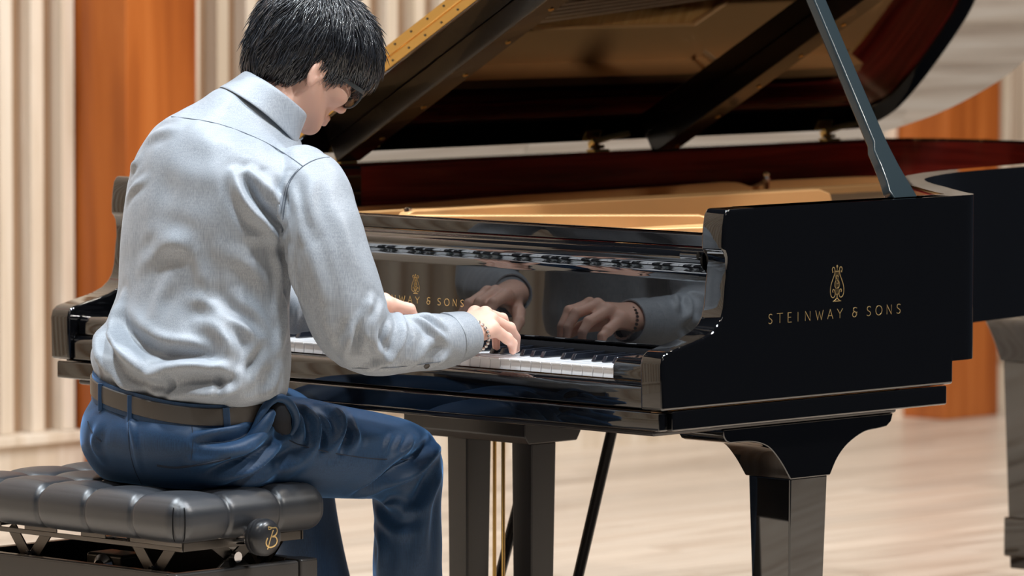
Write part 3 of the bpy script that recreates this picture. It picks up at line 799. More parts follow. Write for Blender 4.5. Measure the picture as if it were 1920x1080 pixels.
for pts, w_ in mono:
    R = ribbon(pts, w_); n0 = len(V)
    def fk(p, tt):
        r_ = math.hypot(*p); xx2 = np.interp(r_, [0.0, 0.016, 0.0225, 0.0275], [0.0420, 0.0415, 0.040, 0.036])
        return (kx + xx2 - 0.0003 + 0.0008 * tt, KY + p[0], KZ + p[1])
    for a, b in R: V += [fk(a, 0), fk(b, 0), fk(b, 1), fk(a, 1)]
    for i in range(len(R) - 1):
        for k in range(4): F.append((n0 + i * 4 + k, n0 + i * 4 + (k + 1) % 4, n0 + (i + 1) * 4 + (k + 1) % 4, n0 + (i + 1) * 4 + k))
bown2(mesh('gold_monogram', V, F, M['gold']), knob)
# ================================================================ PERSON
def surface_nets(lo, hi, h, fn):
    """mesh of the zero level of fn on a grid (naive surface nets)"""
    lo = np.array(lo); n = np.ceil((np.array(hi) - lo) / h).astype(int) + 1
    g = np.stack(np.meshgrid(*[lo[k] + h * np.arange(n[k]) for k in range(3)], indexing='ij'), -1)
    D = fn(g.reshape(-1, 3)).reshape(n)
    for ax in range(3):           # close the shell where it meets the box
        for e in (0, -1):
            sl = [slice(None)] * 3; sl[ax] = e; D[tuple(sl)] = np.maximum(D[tuple(sl)], h * 0.5)
    S = D < 0
    cs = np.zeros(n - 1, int); P = np.zeros((*(n - 1), 3)); W_ = np.zeros(n - 1)
    idx = np.stack(np.meshgrid(*[np.arange(k - 1) for k in n], indexing='ij'), -1).astype(float)
    for ax in range(3):
        o1, o2 = [k for k in range(3) if k != ax]
        for d1 in (0, 1):
            for d2 in (0, 1):
                s0 = [slice(0, -1)] * 3; s0[o1] = slice(d1, n[o1] - 1 + d1); s0[o2] = slice(d2, n[o2] - 1 + d2)
                s1 = list(s0); s0[ax] = slice(0, n[ax] - 1); s1[ax] = slice(1, n[ax])
                a, b = D[tuple(s0)], D[tuple(s1)]
                m_ = (a < 0) != (b < 0); t = np.where(m_, a / np.where(m_, a - b, 1), 0)
                off = np.zeros((*m_.shape, 3)); off[..., o1] = d1; off[..., o2] = d2; off[..., ax] = t
                P += np.where(m_[..., None], idx + off, 0); W_ += m_
    act = W_ > 0; ids = -np.ones(n - 1, int); ids[act] = np.arange(act.sum())
    V = P[act] / W_[act][:, None] * h + lo
    F = []
    for ax in range(3):
        o1, o2 = (ax + 1) % 3, (ax + 2) % 3
        s0 = [slice(1, -1)] * 3; s0[ax] = slice(0, -1); s1 = [slice(1, -1)] * 3; s1[ax] = slice(1, None)
        a, b = S[tuple(s0)], S[tuple(s1)]
        I = np.argwhere(a != b)
        if len(I) == 0: continue
        fl_ = a[tuple(I.T)]
        C0 = I.copy(); C0[:, o1] += 1; C0[:, o2] += 1
        def cell(d1, d2):
            c = C0.copy(); c[:, o1] -= d1; c[:, o2] -= d2; return ids[tuple(c.T)]
        q = np.stack([cell(1, 1), cell(0, 1), cell(0, 0), cell(1, 0)], 1)
        q[~fl_] = q[~fl_][:, ::-1]
        F.append(q)
    return V, np.concatenate(F)

def smin(a, b, k):
    h = np.clip(0.5 + 0.5 * (b - a) / k, 0, 1)
    return b + (a - b) * h - k * h * (1 - h)
def rcone(P, a, b, ra, rb):
    a = np.array(a, float); b = np.array(b, float); d = b - a
    t = np.clip(((P - a) @ d) / (d @ d + 1e-12), 0, 1)
    return np.linalg.norm(P - a - t[:, None] * d, axis=1) - (ra + (rb - ra) * t)
def ell(P, c, r, Rm=None):
    q = P - np.array(c, float)
    if Rm is not None: q = q @ Rm
    r = np.array(r, float)
    k0 = np.linalg.norm(q / r, axis=1); k1 = np.linalg.norm(q / (r * r), axis=1)
    return k0 * (k0 - 1) / (k1 + 1e-9)

def np_mesh(name, V, F, mat, parent=None, smooth=True):
    me = bpy.data.meshes.new(name)
    V = np.asarray(V, np.float32); F = np.asarray(F)
    me.vertices.add(len(V)); me.vertices.foreach_set('co', V.ravel())
    me.loops.add(F.size); me.loops.foreach_set('vertex_index', F.ravel().astype(np.int32))
    me.polygons.add(len(F)); me.polygons.foreach_set('loop_start', (np.arange(len(F)) * F.shape[1]).astype(np.int32))
    me.update(calc_edges=True); me.validate()
    me.materials.append(mat)
    if smooth: me.polygons.foreach_set('use_smooth', np.ones(len(me.polygons), bool))
    return link(bpy.data.objects.new(name, me), parent)

def remeshed(lst, voxel, smooth_it=6, fac=0.5):
    """join closed shells, fuse them by voxel remesh, return verts, quads"""
    V, F = [], []
    for v, f in lst:
        n = len(V); V += [tuple(map(float, p)) for p in v]; F += [tuple(int(i) + n for i in g) for g in f]
    me = bpy.data.meshes.new('tmp'); me.from_pydata(V, [], F); me.update()
    o = bpy.data.objects.new('tmp', me); COL.objects.link(o)
    r = o.modifiers.new('r', 'REMESH'); r.mode = 'VOXEL'; r.voxel_size = voxel
    if smooth_it:
        s = o.modifiers.new('s', 'SMOOTH'); s.iterations = smooth_it; s.factor = fac
    dg = bpy.context.evaluated_depsgraph_get(); e = o.evaluated_get(dg); m2 = bpy.data.meshes.new_from_object(e)
    n = len(m2.vertices); co = np.empty(n * 3); m2.vertices.foreach_get('co', co)
    Fq = [tuple(p.vertices) for p in m2.polygons]
    bpy.data.objects.remove(o); bpy.data.meshes.remove(me)
    q = np.array([f if len(f) == 4 else (*f, f[-1]) for f in Fq])
    bpy.data.meshes.remove(m2)
    return co.reshape(-1, 3), q

def loft(rings, n=48, p=2.3):
    """rings: (centre, a, b, kx, ky) horizontal superellipses tilted by kx, ky"""
    V = []; F = []
    for (c, a, b, kx, ky) in rings:
        for k in range(n):
            t = 2 * math.pi * k / n; cx_, sy_ = math.cos(t), math.sin(t)
            x = a * math.copysign(abs(cx_) ** (2 / p), cx_); y = b * math.copysign(abs(sy_) ** (2 / p), sy_)
            V.append((c[0] + x, c[1] + y, c[2] + kx * x + ky * y))
    m_ = len(rings)
    for i in range(m_ - 1):
        for k in range(n): F.append((i * n + k, i * n + (k + 1) % n, (i + 1) * n + (k + 1) % n, (i + 1) * n + k))
    F.append(tuple(range(n - 1, -1, -1))); F.append(tuple((m_ - 1) * n + k for k in range(n)))
    return V, F
def interp_rings(R, k=4):
    A = np.array([[*c, a, b, kx, ky] for c, a, b, kx, ky in R]); S = smooth_path(A, k)
    return [(s[:3], s[3], s[4], s[5], s[6]) for s in S]
def limb(pts, k=5, n=24):
    """pts: (x, y, z, r)"""
    S = smooth_path(np.array(pts, float), k)
    # round the ends
    d0 = S[0, :3] - S[1, :3]; d0 /= np.linalg.norm(d0); d1 = S[-1, :3] - S[-2, :3]; d1 /= np.linalg.norm(d1)
    A = [np.array([*(S[0, :3] + d0 * S[0, 3] * math.sin(t)), S[0, 3] * math.cos(t)]) for t in (1.45, 1.2, 0.8, 0.4)]
    B = [np.array([*(S[-1, :3] + d1 * S[-1, 3] * math.sin(t)), S[-1, 3] * math.cos(t)]) for t in (0.4, 0.8, 1.2, 1.45)]
    S = np.array(A + list(S) + B)
    return tube_vf(S[:, :3], S[:, 3], n)

M['skin'] = plain('skin', (0.76, 0.47, 0.37), 0.5, spec=0.4, sss=0.2, bump=0.05, bscale=400)
M['shirt'] = cloth('grey_blue_shirt_cloth', (0.25, 0.28, 0.32), (0.37, 0.405, 0.45), rough=0.5, sheen=0.3, tint=(0.8, 0.9, 1.0), thread=900.0, spec=0.45)
M['trouser'] = cloth('navy_trouser_cloth', (0.011, 0.031, 0.074), (0.020, 0.057, 0.125), rough=0.52, sheen=0.85, tint=(0.22, 0.50, 1.0), thread=1500.0, spec=0.3, bump=0.1)
M['seam'] = plain('seam_thread', (0.10, 0.12, 0.15), 0.8)
M['tseam'] = plain('trouser_seam', (0.008, 0.016, 0.035), 0.8)
M['belt'] = plain('belt_leather', (0.055, 0.048, 0.042), 0.33, spec=0.6)
M['hair'] = plain('black_hair', (0.012, 0.012, 0.015), 0.5, spec=0.4)
M['locks'] = plain('black_hair_locks', (0.020, 0.023, 0.030), 0.3, spec=1.0, coat=0.6)
M['frame'] = plain('spectacle_frame', (0.05, 0.06, 0.065), 0.35)
M['button'] = plain('dark_button', (0.03, 0.025, 0.022), 0.25)
M['bead'] = plain('silver_bead', (0.6, 0.6, 0.6), 0.25, metal=1.0)
M['nail'] = plain('fingernail', (0.78, 0.50, 0.44), 0.25, spec=0.5)
M['lip'] = plain('lip', (0.55, 0.20, 0.18), 0.4)

# ---- head frame: origin midway between the ear lobes
PSI, PHI = math.radians(13), math.radians(32)
HE = at(554, 150, 'x', 0.062)
HF = np.array([math.sin(PSI) * math.cos(PHI), math.cos(PSI) * math.cos(PHI), -math.sin(PHI)])
HR = np.array([math.cos(PSI), -math.sin(PSI), 0.0]); HU = np.cross(HR, HF)
roll = math.radians(4); HR, HU = HR * math.cos(roll) - HU * math.sin(roll), HU * math.cos(roll) + HR * math.sin(roll)
HM = np.stack([HR, HF, HU], 0)          # local = (p - HE) @ HM.T
def H(x, y, z): return HE + x * HR + y * HF + z * HU
HS = 0.96
def head_sdf(P):
    q = (P - HE) @ HM.T / HS; q = q.copy(); a = q.copy(); a[:, 0] = np.abs(a[:, 0])
    d = ell(q, (0, -0.014, 0.074), (0.074, 0.092, 0.080))
    d = smin(d, ell(q, (0, 0.030, 0.055), (0.061, 0.058, 0.060)), 0.03)
    d = smin(d, ell(q, (0, 0.036, 0.000), (0.053, 0.050, 0.058)), 0.03)
    d = smin(d, rcone(a, (0.049, 0.004, -0.008), (0.019, 0.060, -0.050), 0.021, 0.015), 0.022)
    d = smin(d, ell(q, (0, 0.068, -0.053), (0.020, 0.017, 0.016)), 0.016)
    d = smin(d, ell(a, (0.042, 0.058, 0.012), (0.024, 0.026, 0.018)), 0.02)
    d = smin(d, rcone(a, (0.006, 0.089, 0.044), (0.044, 0.070, 0.044), 0.008, 0.008), 0.016)
    d = -smin(-d, ell(a, (0.031, 0.102, 0.026), (0.016, 0.014, 0.011)), 0.014)
    d = smin(d, ell(a, (0.031, 0.079, 0.026), (0.014, 0.0125, 0.011)), 0.004)
    d = smin(d, rcone(q, (0, 0.088, 0.036), (0, 0.106, 0.006), 0.008, 0.0105), 0.010)
    d = smin(d, ell(a, (0.0105, 0.098, 0.002), (0.0075, 0.010, 0.007)), 0.006)
    d = -smin(-d, ell(a, (0.0065, 0.1035, -0.005), (0.0032, 0.004, 0.003)), 0.002)
    d = smin(d, rcone(a, (0, 0.0935, -0.023), (0.019, 0.083, -0.026), 0.0058, 0.003), 0.006)
    d = smin(d, rcone(a, (0, 0.0915, -0.034), (0.017, 0.082, -0.030), 0.0065, 0.003), 0.006)
    d = -smin(-d, rcone(a, (0, 0.101, -0.0285), (0.018, 0.088, -0.0285), 0.0012, 0.001), 0.003)
    # ears
    ca, sa = math.cos(0.25), math.sin(0.25)
    e = a - np.array([0.0765, -0.010, 0.022])
    e2 = np.stack([e[:, 0] - 0.25 * (-e[:, 1]), e[:, 1] * ca - e[:, 2] * sa, e[:, 1] * sa + e[:, 2] * ca], 1)
    ear = ell(e2, (0, 0, 0), (0.0065, 0.0175, 0.031))
    ear = -smin(-ear, ell(e2, (0.008, 0.003, 0.003), (0.007, 0.010, 0.019)), 0.003)
    ear = smin(ear, ell(e2, (0.001, 0.004, -0.026), (0.004, 0.007, 0.009)), 0.006)
    ear = smin(ear, ell(e2, (0.000, 0.014, -0.004), (0.004, 0.004, 0.006)), 0.004)
    d = smin(d, ear, 0.006)
    d = d * HS
    nb = np.array([0.052, -0.275, 1.085])
    d = smin(d, rcone(P, H(0, -0.020, 0.010), nb, 0.052, 0.058), 0.022)
    d = smin(d, rcone(P, nb, nb + np.array([0, -0.02, -0.04]), 0.056, 0.058), 0.03)
    return d
hp = [H(x, y, z) for x in (-0.095, 0.095) for y in (-0.12, 0.125) for z in (-0.09, 0.165)] + [np.array([-0.04, -0.38, 1.03]), np.array([0.14, -0.18, 1.1])]
hv, hf = surface_nets(np.min(hp, 0) - 0.005, np.max(hp, 0) + 0.005, 0.0032, head_sdf)

# ---- hands: MCP, PIP, tip for each finger, wrist, thumb
def hand_sdf(P, wr, el, fingers, thumb, side_):
    d = rcone(P, el, wr, 0.030, 0.0255)
    m_ = [np.array(f[0]) for f in fingers]
    # palm: cones from wrist to each knuckle, widened
    for i, mm in enumerate(m_):
        d = smin(d, rcone(P, np.array(wr) + (mm - np.mean(m_, 0)) * 0.45, mm - np.array([0, 0, 0.005]), 0.0175, 0.0125), 0.012)
    for f in fingers:
        f = [np.array(p) for p in f]
        r = f_r = {0: (0.0102, 0.0092, 0.0082, 0.0068)}[0]
        df = rcone(P, f[0], f[1], 0.0108, 0.0095)
        df = smin(df, rcone(P, f[1], f[2], 0.0095, 0.0082), 0.0025)
        df = smin(df, rcone(P, f[2], f[3], 0.0082, 0.0068), 0.0025)
        df = smin(df, np.linalg.norm(P - f[1] - np.array([0, 0, 0.001]), axis=1) - 0.0098, 0.003)
        df = smin(df, np.linalg.norm(P - f[0] - np.array([0, 0, 0.001]), axis=1) - 0.0122, 0.004)
        d = smin(d, df, 0.005)
    t = [np.array(p) for p in thumb]
    dt = rcone(P, t[0], t[1], 0.016, 0.0125)
    dt = smin(dt, rcone(P, t[1], t[2], 0.0125, 0.0105), 0.004)
    dt = smin(dt, rcone(P, t[2], t[3], 0.0105, 0.0082), 0.004)
    return smin(d, dt, 0.010)
def finger(mcp, pip, tip):
    mcp, pip, tip = map(lambda p: np.array(p, float), (mcp, pip, tip))
    dip = pip * 0.46 + tip * 0.54 + np.array([0, 0.0065, 0.003])
    return [mcp, pip, dip, tip]
ZK = 0.7315
RW = (0.334, -0.070, 0.772); REl = tuple(at(690, 634, 'x', .312))
RF = [finger((0.296, 0.000, 0.796), (0.288, 0.042, 0.786), (0.286, 0.062, ZK + 0.003)),
      finger((0.317, 0.003, 0.796), (0.311, 0.050, 0.784), (0.310, 0.074, ZK + 0.003)),
      finger((0.337, -0.004, 0.788), (0.335, 0.044, 0.770), (0.334, 0.060, ZK + 0.002)),
      finger((0.354, -0.018, 0.775), (0.355, 0.017, 0.755), (0.354, 0.031, ZK + 0.002))]
RT = [(0.315, -0.045, 0.765), (0.285, -0.015, 0.760), (0.266, 0.012, 0.750), (0.262, 0.034, ZK + 0.006)]
LW = (0.040, -0.075, 0.797); LEl = (-0.05, -0.13, 0.795)
LF = [finger((0.094, -0.005, 0.802), (0.104, 0.038, 0.790), (0.106, 0.060, ZK + 0.003)),
      finger((0.076, 0.004, 0.806), (0.082, 0.051, 0.790), (0.084, 0.075, ZK + 0.003)),
      finger((0.056, 0.004, 0.804), (0.056, 0.050, 0.786), (0.056, 0.072, ZK + 0.003)),
      finger((0.037, -0.004, 0.794), (0.030, 0.032, 0.776), (0.027, 0.052, ZK + 0.003))]
LT = [(0.065, -0.050, 0.785), (0.098, -0.030, 0.770), (0.122, -0.006, 0.757), (0.132, 0.018, ZK + 0.006)]
rhv, rhf = surface_nets((0.235, -0.15, 0.715), (0.39, 0.10, 0.83), 0.0021, lambda P: hand_sdf(P, RW, REl, RF, RT, 1))
lhv, lhf = surface_nets((-0.06, -0.15, 0.715), (0.16, 0.10, 0.845), 0.0021, lambda P: hand_sdf(P, LW, LEl, LF, LT, -1))

# ---- torso, limbs (mostly inside the clothes)
def A(u, v, x): return at(u, v, 'x', x)
TR = [(A(345, 800, .03), .15, .10, 0, 0), (A(345, 745, .03), .145, .095, 0, 0), (A(375, 600, .03), .14, .09, 0, 0), (A(395, 450, .035), .135, .085, 0, 0), (A(420, 345, .04), .135, .08, -.1, 0), (A(440, 275, .045), .11, .07, -.2, -.2), (A(470, 240, .048), .06, .05, -.3, -.5)]
SHR = A(588, 335, .205); SHL = A(318, 285, -.120)
RA = [(*SHR, .042), (*A(603, 420, .245), .040), (*A(622, 495, .27), .040), (*A(645, 565, .29), .038), (*A(668, 616, .305), .034), (*A(705, 640, .315), .032), (*A(745, 643, .322), .030), (*A(800, 640, .329), .027), (*RW, .024)]
LA = [(*SHL, .040), (-0.165, -0.275, 0.95, .038), (-0.178, -0.255, 0.87, .036), (-0.158, -0.213, 0.808, .034), (-0.10, -0.165, 0.79, .030), (-0.03, -0.118, 0.795, .027), (*LW, .024)]
KR, KL = A(765, 862, .180), np.array([-0.12, -0.03, 0.565])
ANR, ANL = np.array([0.165, 0.03, 0.09]), np.array([-0.085, 0.10, 0.09])
HPR, HPL = A(405, 835, .10), np.array([-0.06, -0.40, 0.600])
LG = [[(*HPR, .065), (*A(520, 838, .135), .060), (*A(640, 850, .160), .055), (*A(735, 866, .176), .044), (*A(760, 900, .180), .038), (*A(762, 980, .180), .036), (0.175, -.03, .26, .036), (0.168, 0, .12, .032)],
      [(*HPL, .065), (-.08, -.22, .598, .058), (-.11, -.09, .585, .05), (-.117, -.035, .55, .044), (-.115, -.01, .45, .046), (-.105, .03, .28, .042), (-.092, .07, .12, .032)]]
body = [(hv, hf), (rhv, rhf), (lhv, lhf), loft(interp_rings(TR)), limb(RA), limb(LA), limb(LG[0]), limb(LG[1])]
for an in (ANR, ANL):
    body.append(limb([(an[0], an[1] - 0.03, 0.06, .034), (an[0] + 0.005, an[1] + 0.06, 0.05, .034), (an[0] + 0.01, an[1] + 0.14, 0.035, .026)]))
bvv, bq = remeshed(body, 0.0026, 2, 0.4)
person = np_mesh('person', bvv, bq, M['skin'])
tag(person, 'seated person seen from behind in grey-blue dress shirt and navy trousers playing the piano', 'person')

# ---- clothes: fused shells, then folds pressed into them
def bvh(V, Q): return BVHTree.FromPolygons([tuple(v) for v in V], [tuple(q) for q in Q])
def vnormals(V, Q):
    a = V[Q[:, 2]] - V[Q[:, 0]]; b = V[Q[:, 3]] - V[Q[:, 1]]; fn_ = np.cross(a, b)
    N = np.zeros_like(V)
    for k in range(4): np.add.at(N, Q[:, k], fn_)
    return N / (np.linalg.norm(N, axis=1)[:, None] + 1e-12)
def cast(tree, u, v):
    d = Vector(ray(u, v)).normalized(); h = tree.ray_cast(Vector(CAM), d)
    return None if h[0] is None else np.array(h[0])
def drape(tree, pts, k=5):
    """a line drawn on the surface through the points that show at these pixels"""
    P = smooth_path(np.array(pts, float), k); out = [cast(tree, *p) for p in P]
    out = [p for p in out if p is not None]
    keep = [out[0]] if out else []
    for p in out[1:]:
        if np.linalg.norm(p - keep[-1]) < 0.06: keep.append(p)
    return np.array(keep)
def seg_dist(V, L):
    """distance to a polyline, arc parameter 0..1 and signed side"""
    best = np.full(len(V), 1e9); par = np.zeros(len(V)); vec = np.zeros_like(V); n = len(L) - 1
    for i in range(n):
        a, b = L[i], L[i + 1]; d = b - a
        t = np.clip(((V - a) @ d) / (d @ d + 1e-12), 0, 1); w_ = V - a - t[:, None] * d; dd = np.linalg.norm(w_, axis=1)
        m_ = dd < best; best[m_] = dd[m_]; par[m_] = (i + t[m_]) / n; vec[m_] = w_[m_]
    return best, par, vec
def press(V, Q, tree, folds):
    """folds: (pixel polyline, height m, half width m) ridge (+) or valley (-), fading at both ends"""
    N = vnormals(V, Q); D = np.zeros(len(V))
    for pts, h_, w_ in folds:
        L = drape(tree, pts)
        if len(L) < 2: continue
        lo_, hi_ = L.min(0) - 4 * w_, L.max(0) + 4 * w_
        m_ = np.all((V > lo_) & (V < hi_), axis=1)
        if not m_.any(): continue
        d, t, vec = seg_dist(V[m_], L)
        fade = np.sin(np.pi * np.clip(t * 0.9 + 0.05, 0, 1)) ** 0.7
        x = d / w_
        # crest with a shallow valley on both sides
        pr_ = np.exp(-x * x) - 0.35 * np.exp(-((x - 1.9) / 0.9) ** 2)
        D[m_] += 1.6 * h_ * fade * pr_
    return V + N * D[:, None]
from mathutils import noise as mnoise
def ripple(V, Q, amp, sc, seed=0.0, power=1.0):
    N = vnormals(V, Q); out = V.copy()
    a = np.array([mnoise.noise(Vector((p[0] * sc[0] + seed, p[1] * sc[1], p[2] * sc[2]))) for p in V])
    return out + N * (1.3 * amp * np.sign(a) * np.abs(a) ** power)[:, None]

SR = [(A(342, 790, .03), .155, .105, -.05, -.1), (A(342, 745, .03), .156, .108, -.14, .08), (A(344, 724, .03), .166, .114, -.14, .06),
      (A(352, 708, .03), .184, .126, -.12, -.08), (A(358, 665, .03), .186, .130, -.05, 0), (A(366, 618, .03), .176, .122, 0, 0), (A(381, 558, .032), .163, .112, 0, 0),
      (A(388, 500, .033), .164, .112, 0, 0), (A(393, 450, .035), .168, .113, 0, 0), (A(403, 385, .037), .172, .114, -.05, 0), (A(415, 335, .040), .172, .112, -.12, 0),
      (A(424, 300, .043), .160, .105, -.16, -.08), (A(438, 268, .046), .135, .092, -.22, -.22), (A(462, 246, .048), .096, .076, -.30, -.42), (A(483, 226, .051), .071, .068, -.36, -.60), (A(495, 216, .054), .060, .060, -.37, -.66)]
RS = [(*A(565, 328, .180), .052), (*A(583, 358, .210), .063), (*A(600, 420, .242), .067), (*A(622, 495, .27), .069), (*A(645, 565, .29), .068), (*A(668, 618, .305), .064), (*A(705, 642, .315), .055),
      (*A(745, 645, .322), .049), (*A(790, 642, .328), .047), (*A(832, 638, .332), .045), (*A(846, 634, .333), .040)]
LS = [(*A(360, 310, -.09), .052), (*A(318, 328, -.125), .057), (-0.160, -0.275, 0.95, .060), (-0.178, -0.255, 0.87, .060), (-0.160, -0.215, 0.805, .056), (-0.10, -0.165, 0.79, .050), (-0.03, -0.118, 0.795, .045), (0.018, -0.088, 0.797, .041)]
sv, sq = remeshed([loft(interp_rings(SR, 5), 64), limb(RS, 6, 32), limb(LS, 6, 32)], 0.0042, 14, 0.5)
stree = bvh(sv, sq)
sfold = [
 # back: drag lines from the armhole and the shoulder blade
 ([(440, 325), (450, 360), (470, 395), (500, 425), (528, 448)], .0085, .010), ([(470, 322), (490, 345), (512, 375), (530, 415)], .0085, .0085), ([(456, 335), (476, 370), (500, 400), (526, 430)], -.0085, .0065),
 ([(500, 330), (512, 355), (524, 390)], .005, .007), ([(540, 330), (528, 370), (526, 410)], .004, .006),
 ([(470, 440), (500, 445), (528, 455)], .004, .010), ([(420, 470), (470, 500), (510, 540)], .003, .014),
 ([(236, 350), (244, 322), (260, 300)], .004, .008), ([(237, 372), (252, 350), (275, 335)], .003, .008),
 ([(285, 440), (330, 452), (360, 470)], .004, .016), ([(262, 500), (300, 470), (340, 455)], .003, .014),
 ([(370, 480), (382, 520), (386, 560)], .003, .012), ([(300, 300), (360, 330), (430, 340)], .0025, .022),
 # flank under the arm
 ([(528, 440), (536, 500), (540, 560)], -.007, .008), ([(520, 470), (524, 540), (520, 600)], .004, .008), ([(536, 560), (530, 620), (512, 680)], .004, .010),
 ([(545, 470), (552, 520), (570, 570)], .005, .007),
 # blousing over the belt
 ([(205, 560), (188, 620), (186, 660), (200, 690)], .010, .012), ([(228, 560), (215, 610), (225, 650), (262, 690)], .010, .011),
 ([(225, 600), (262, 640), (310, 662), (385, 668)], -.011, .012), ([(218, 640), (262, 690), (300, 706), (372, 690)], .009, .012),
 ([(290, 700), (330, 682), (400, 690), (455, 705)], .008, .011), ([(330, 735), (390, 738), (440, 728), (470, 700)], .009, .011),
 ([(380, 600), (412, 622), (430, 650), (426, 690)], .010, .013), ([(400, 590), (450, 612), (480, 640), (478, 680)], .007, .012),
 ([(440, 560), (480, 590), (500, 640), (498, 700)], .005, .012), ([(360, 560), (400, 575), (425, 600)], .005, .012), ([(320, 520), (300, 560), (290, 600)], .003, .014),
 ([(455, 730), (470, 690), (490, 650)], -.007, .008), ([(250, 720), (300, 738), (345, 745)], .006, .008), ([(200, 690), (232, 722), (262, 736)], .006, .007),
 ([(305, 745), (320, 728), (322, 705)], -.006, .006), ([(400, 748), (412, 728), (410, 700)], -.006, .006), ([(500, 740), (512, 720), (520, 690)], .006, .008),
 # upper sleeve
 ([(560, 420), (580, 470), (600, 540), (612, 600)], .003, .012), ([(640, 400), (655, 450), (680, 520)], .003, .014), ([(545, 350), (560, 400), (566, 450)], .0035, .008),
 ([(590, 330), (580, 380), (590, 430)], .003, .010),
 # elbow folds
 ([(700, 560), (688, 590), (682, 620), (690, 650)], .0085, .0075), ([(716, 572), (700, 610), (704, 650), (726, 672)], .0080, .0075),
 ([(735, 580), (722, 612), (712, 648)], -.006, .006), ([(742, 582), (752, 606), (748, 640), (722, 676), (690, 690)], .009, .0075),
 ([(690, 585), (672, 625), (668, 660)], -.007, .007), ([(678, 600), (655, 640), (650, 672)], .005, .009), ([(762, 592), (790, 604), (812, 622), (835, 640)], .006, .0065),
 ([(775, 592), (806, 596), (832, 612)], .005, .006), ([(760, 690), (782, 668), (800, 640)], .006, .008), ([(735, 690), (760, 660), (770, 625)], -.005, .008),
 ([(800, 672), (818, 656), (832, 646)], -.007, .009), ([(800, 690), (820, 676), (838, 668)], .004, .007), ([(640, 685), (690, 693), (740, 690)], .003, .008),
 ([(612, 600), (628, 645), (655, 680)], .004, .012),
 # left sleeve and shoulder
 ([(275, 262), (300, 250), (330, 245)], .003, .010), ([(560, 560), (556, 600), (548, 640)], .004, .008),
]
sv = ripple(sv, sq, 0.0040, (9, 9, 6), 3.1)
sv = ripple(sv, sq, 0.0016, (34, 34, 12), 7.7)
sv = press(sv, sq, stree, sfold)
shirt = np_mesh('shirt', sv, sq, M['shirt'], person)
stree2 = bvh(sv, sq)

def seamline(name, tree, pts, r, mat, parent, lift=0.0002, k=6):
    L = drape(tree, pts, k)
    if len(L) < 3: return None
    for _ in range(3): L[1:-1] = (L[:-2] + 2 * L[1:-1] + L[2:]) / 4
    V, F = tube_vf(L, r, 6); o = mesh(name, V, F, mat, parent, smooth=True); return o
seamline('yoke_seam', stree2, [(272, 236), (288, 226), (310, 219), (350, 222), (400, 230), (450, 246), (500, 268), (540, 292), (568, 312)], .0010, M['seam'], shirt)
seamline('shoulder_seam', stree2, [(568, 312), (585, 302), (605, 296), (630, 294)], .0011, M['seam'], shirt)
seamline('armhole_seam', stree2, [(568, 312), (550, 330), (541, 348), (535, 375), (531, 405), (529, 436)], .0011, M['seam'], shirt)
seamline('armhole_seam', stree2, [(560, 316), (545, 334), (536, 352), (530, 378), (527, 400)], .0006, M['seam'], shirt)
seamline('sleeve_seam', stree2, [(660, 690), (700, 691), (750, 688), (800, 682), (826, 678)], .0006, M['seam'], shirt)

# collar: stand and folded leaf around the tilted neck opening
def collar():
    c = A(500, 200, .055); kx, ky = -.369, -.659
    n = 64; V = []; F = []
    # cross-section: (radius, height) from the foot of the stand, over the fold, down the outer leaf and back inside
    sec = [(0.060, 0.000), (0.058, 0.020), (0.0585, 0.034), (0.0605, 0.0395), (0.0635, 0.0395), (0.0665, 0.035), (0.0715, 0.018), (0.0800, -0.001), (0.0835, -0.0080), (0.0815, -0.0090), (0.0745, 0.002), (0.068, 0.014)]
    nrm_ = np.array([-kx, -ky, 1.0]); nrm_ /= np.linalg.norm(nrm_)
    ex = np.array([1, 0, kx]); ex /= np.linalg.norm(ex); ey = np.cross(nrm_, ex)
    m_ = len(sec)
    for i in range(n):
        t = math.radians(100 + 340 * i / (n - 1))
        g = (1 + math.cos(t - math.radians(90))) / 2      # 1 at the throat, 0 at the nape
        for r, h_ in sec:
            w_ = 1.0 + 0.02 * math.sin(5 * t)
            dn = h_ if h_ > 0.0 else h_
            V.append(c + ex * math.cos(t) * r * 1.0 * w_ + ey * math.sin(t) * r * 0.98 * w_ + nrm_ * (dn - 0.012 - 0.010 * g * (r > 0.07)))
    for i in range(n - 1):
        for k in range(m_): F.append((i * m_ + k, i * m_ + (k + 1) % m_, (i + 1) * m_ + (k + 1) % m_, (i + 1) * m_ + k))
    F += [tuple(range(m_)), tuple((n - 1) * m_ + k for k in range(m_ - 1, -1, -1))]
    o = mesh('collar', V, F, M['shirt'], shirt, sub=1)
    return o
collar()

# cuffs with buttons
def cuff(p0, p1, r0, r1, btn=None):
    p0 = np.array(p0); p1 = np.array(p1); d = (p1 - p0) / np.linalg.norm(p1 - p0); L = np.linalg.norm(p1 - p0)
    P, T, Aa, Bb = frames([p0, p1]); a, b = Aa[0], Bb[0]; n = 40
    sec = [(0.0, r0 - .001), (0.001, r0 + .0022), (0.004, r0 + .0028)] + [(L * k / 4, r0 + (r1 - r0) * k / 4 + .0028) for k in (1, 2, 3)] + [(L - .003, r1 + .0028), (L, r1 + .0018), (L, r1 - .0005), (L - .004, r1 - .0018), (L * .4, r1 - .001)]
    V, F = [], []; m_ = len(sec)
    for k in range(n):
        t = 2 * math.pi * k / n; w_ = 1 + 0.02 * math.sin(3 * t + 1)
        for s_, r in sec: V.append(p0 + d * s_ + (a * math.cos(t) + b * math.sin(t)) * r * w_)
    for k in range(n):
        for i in range(m_ - 1): F.append((k * m_ + i, k * m_ + i + 1, ((k + 1) % n) * m_ + i + 1, ((k + 1) % n) * m_ + i))
    o = mesh('cuff', V, F, M['shirt'], shirt, smooth=True)
    return o
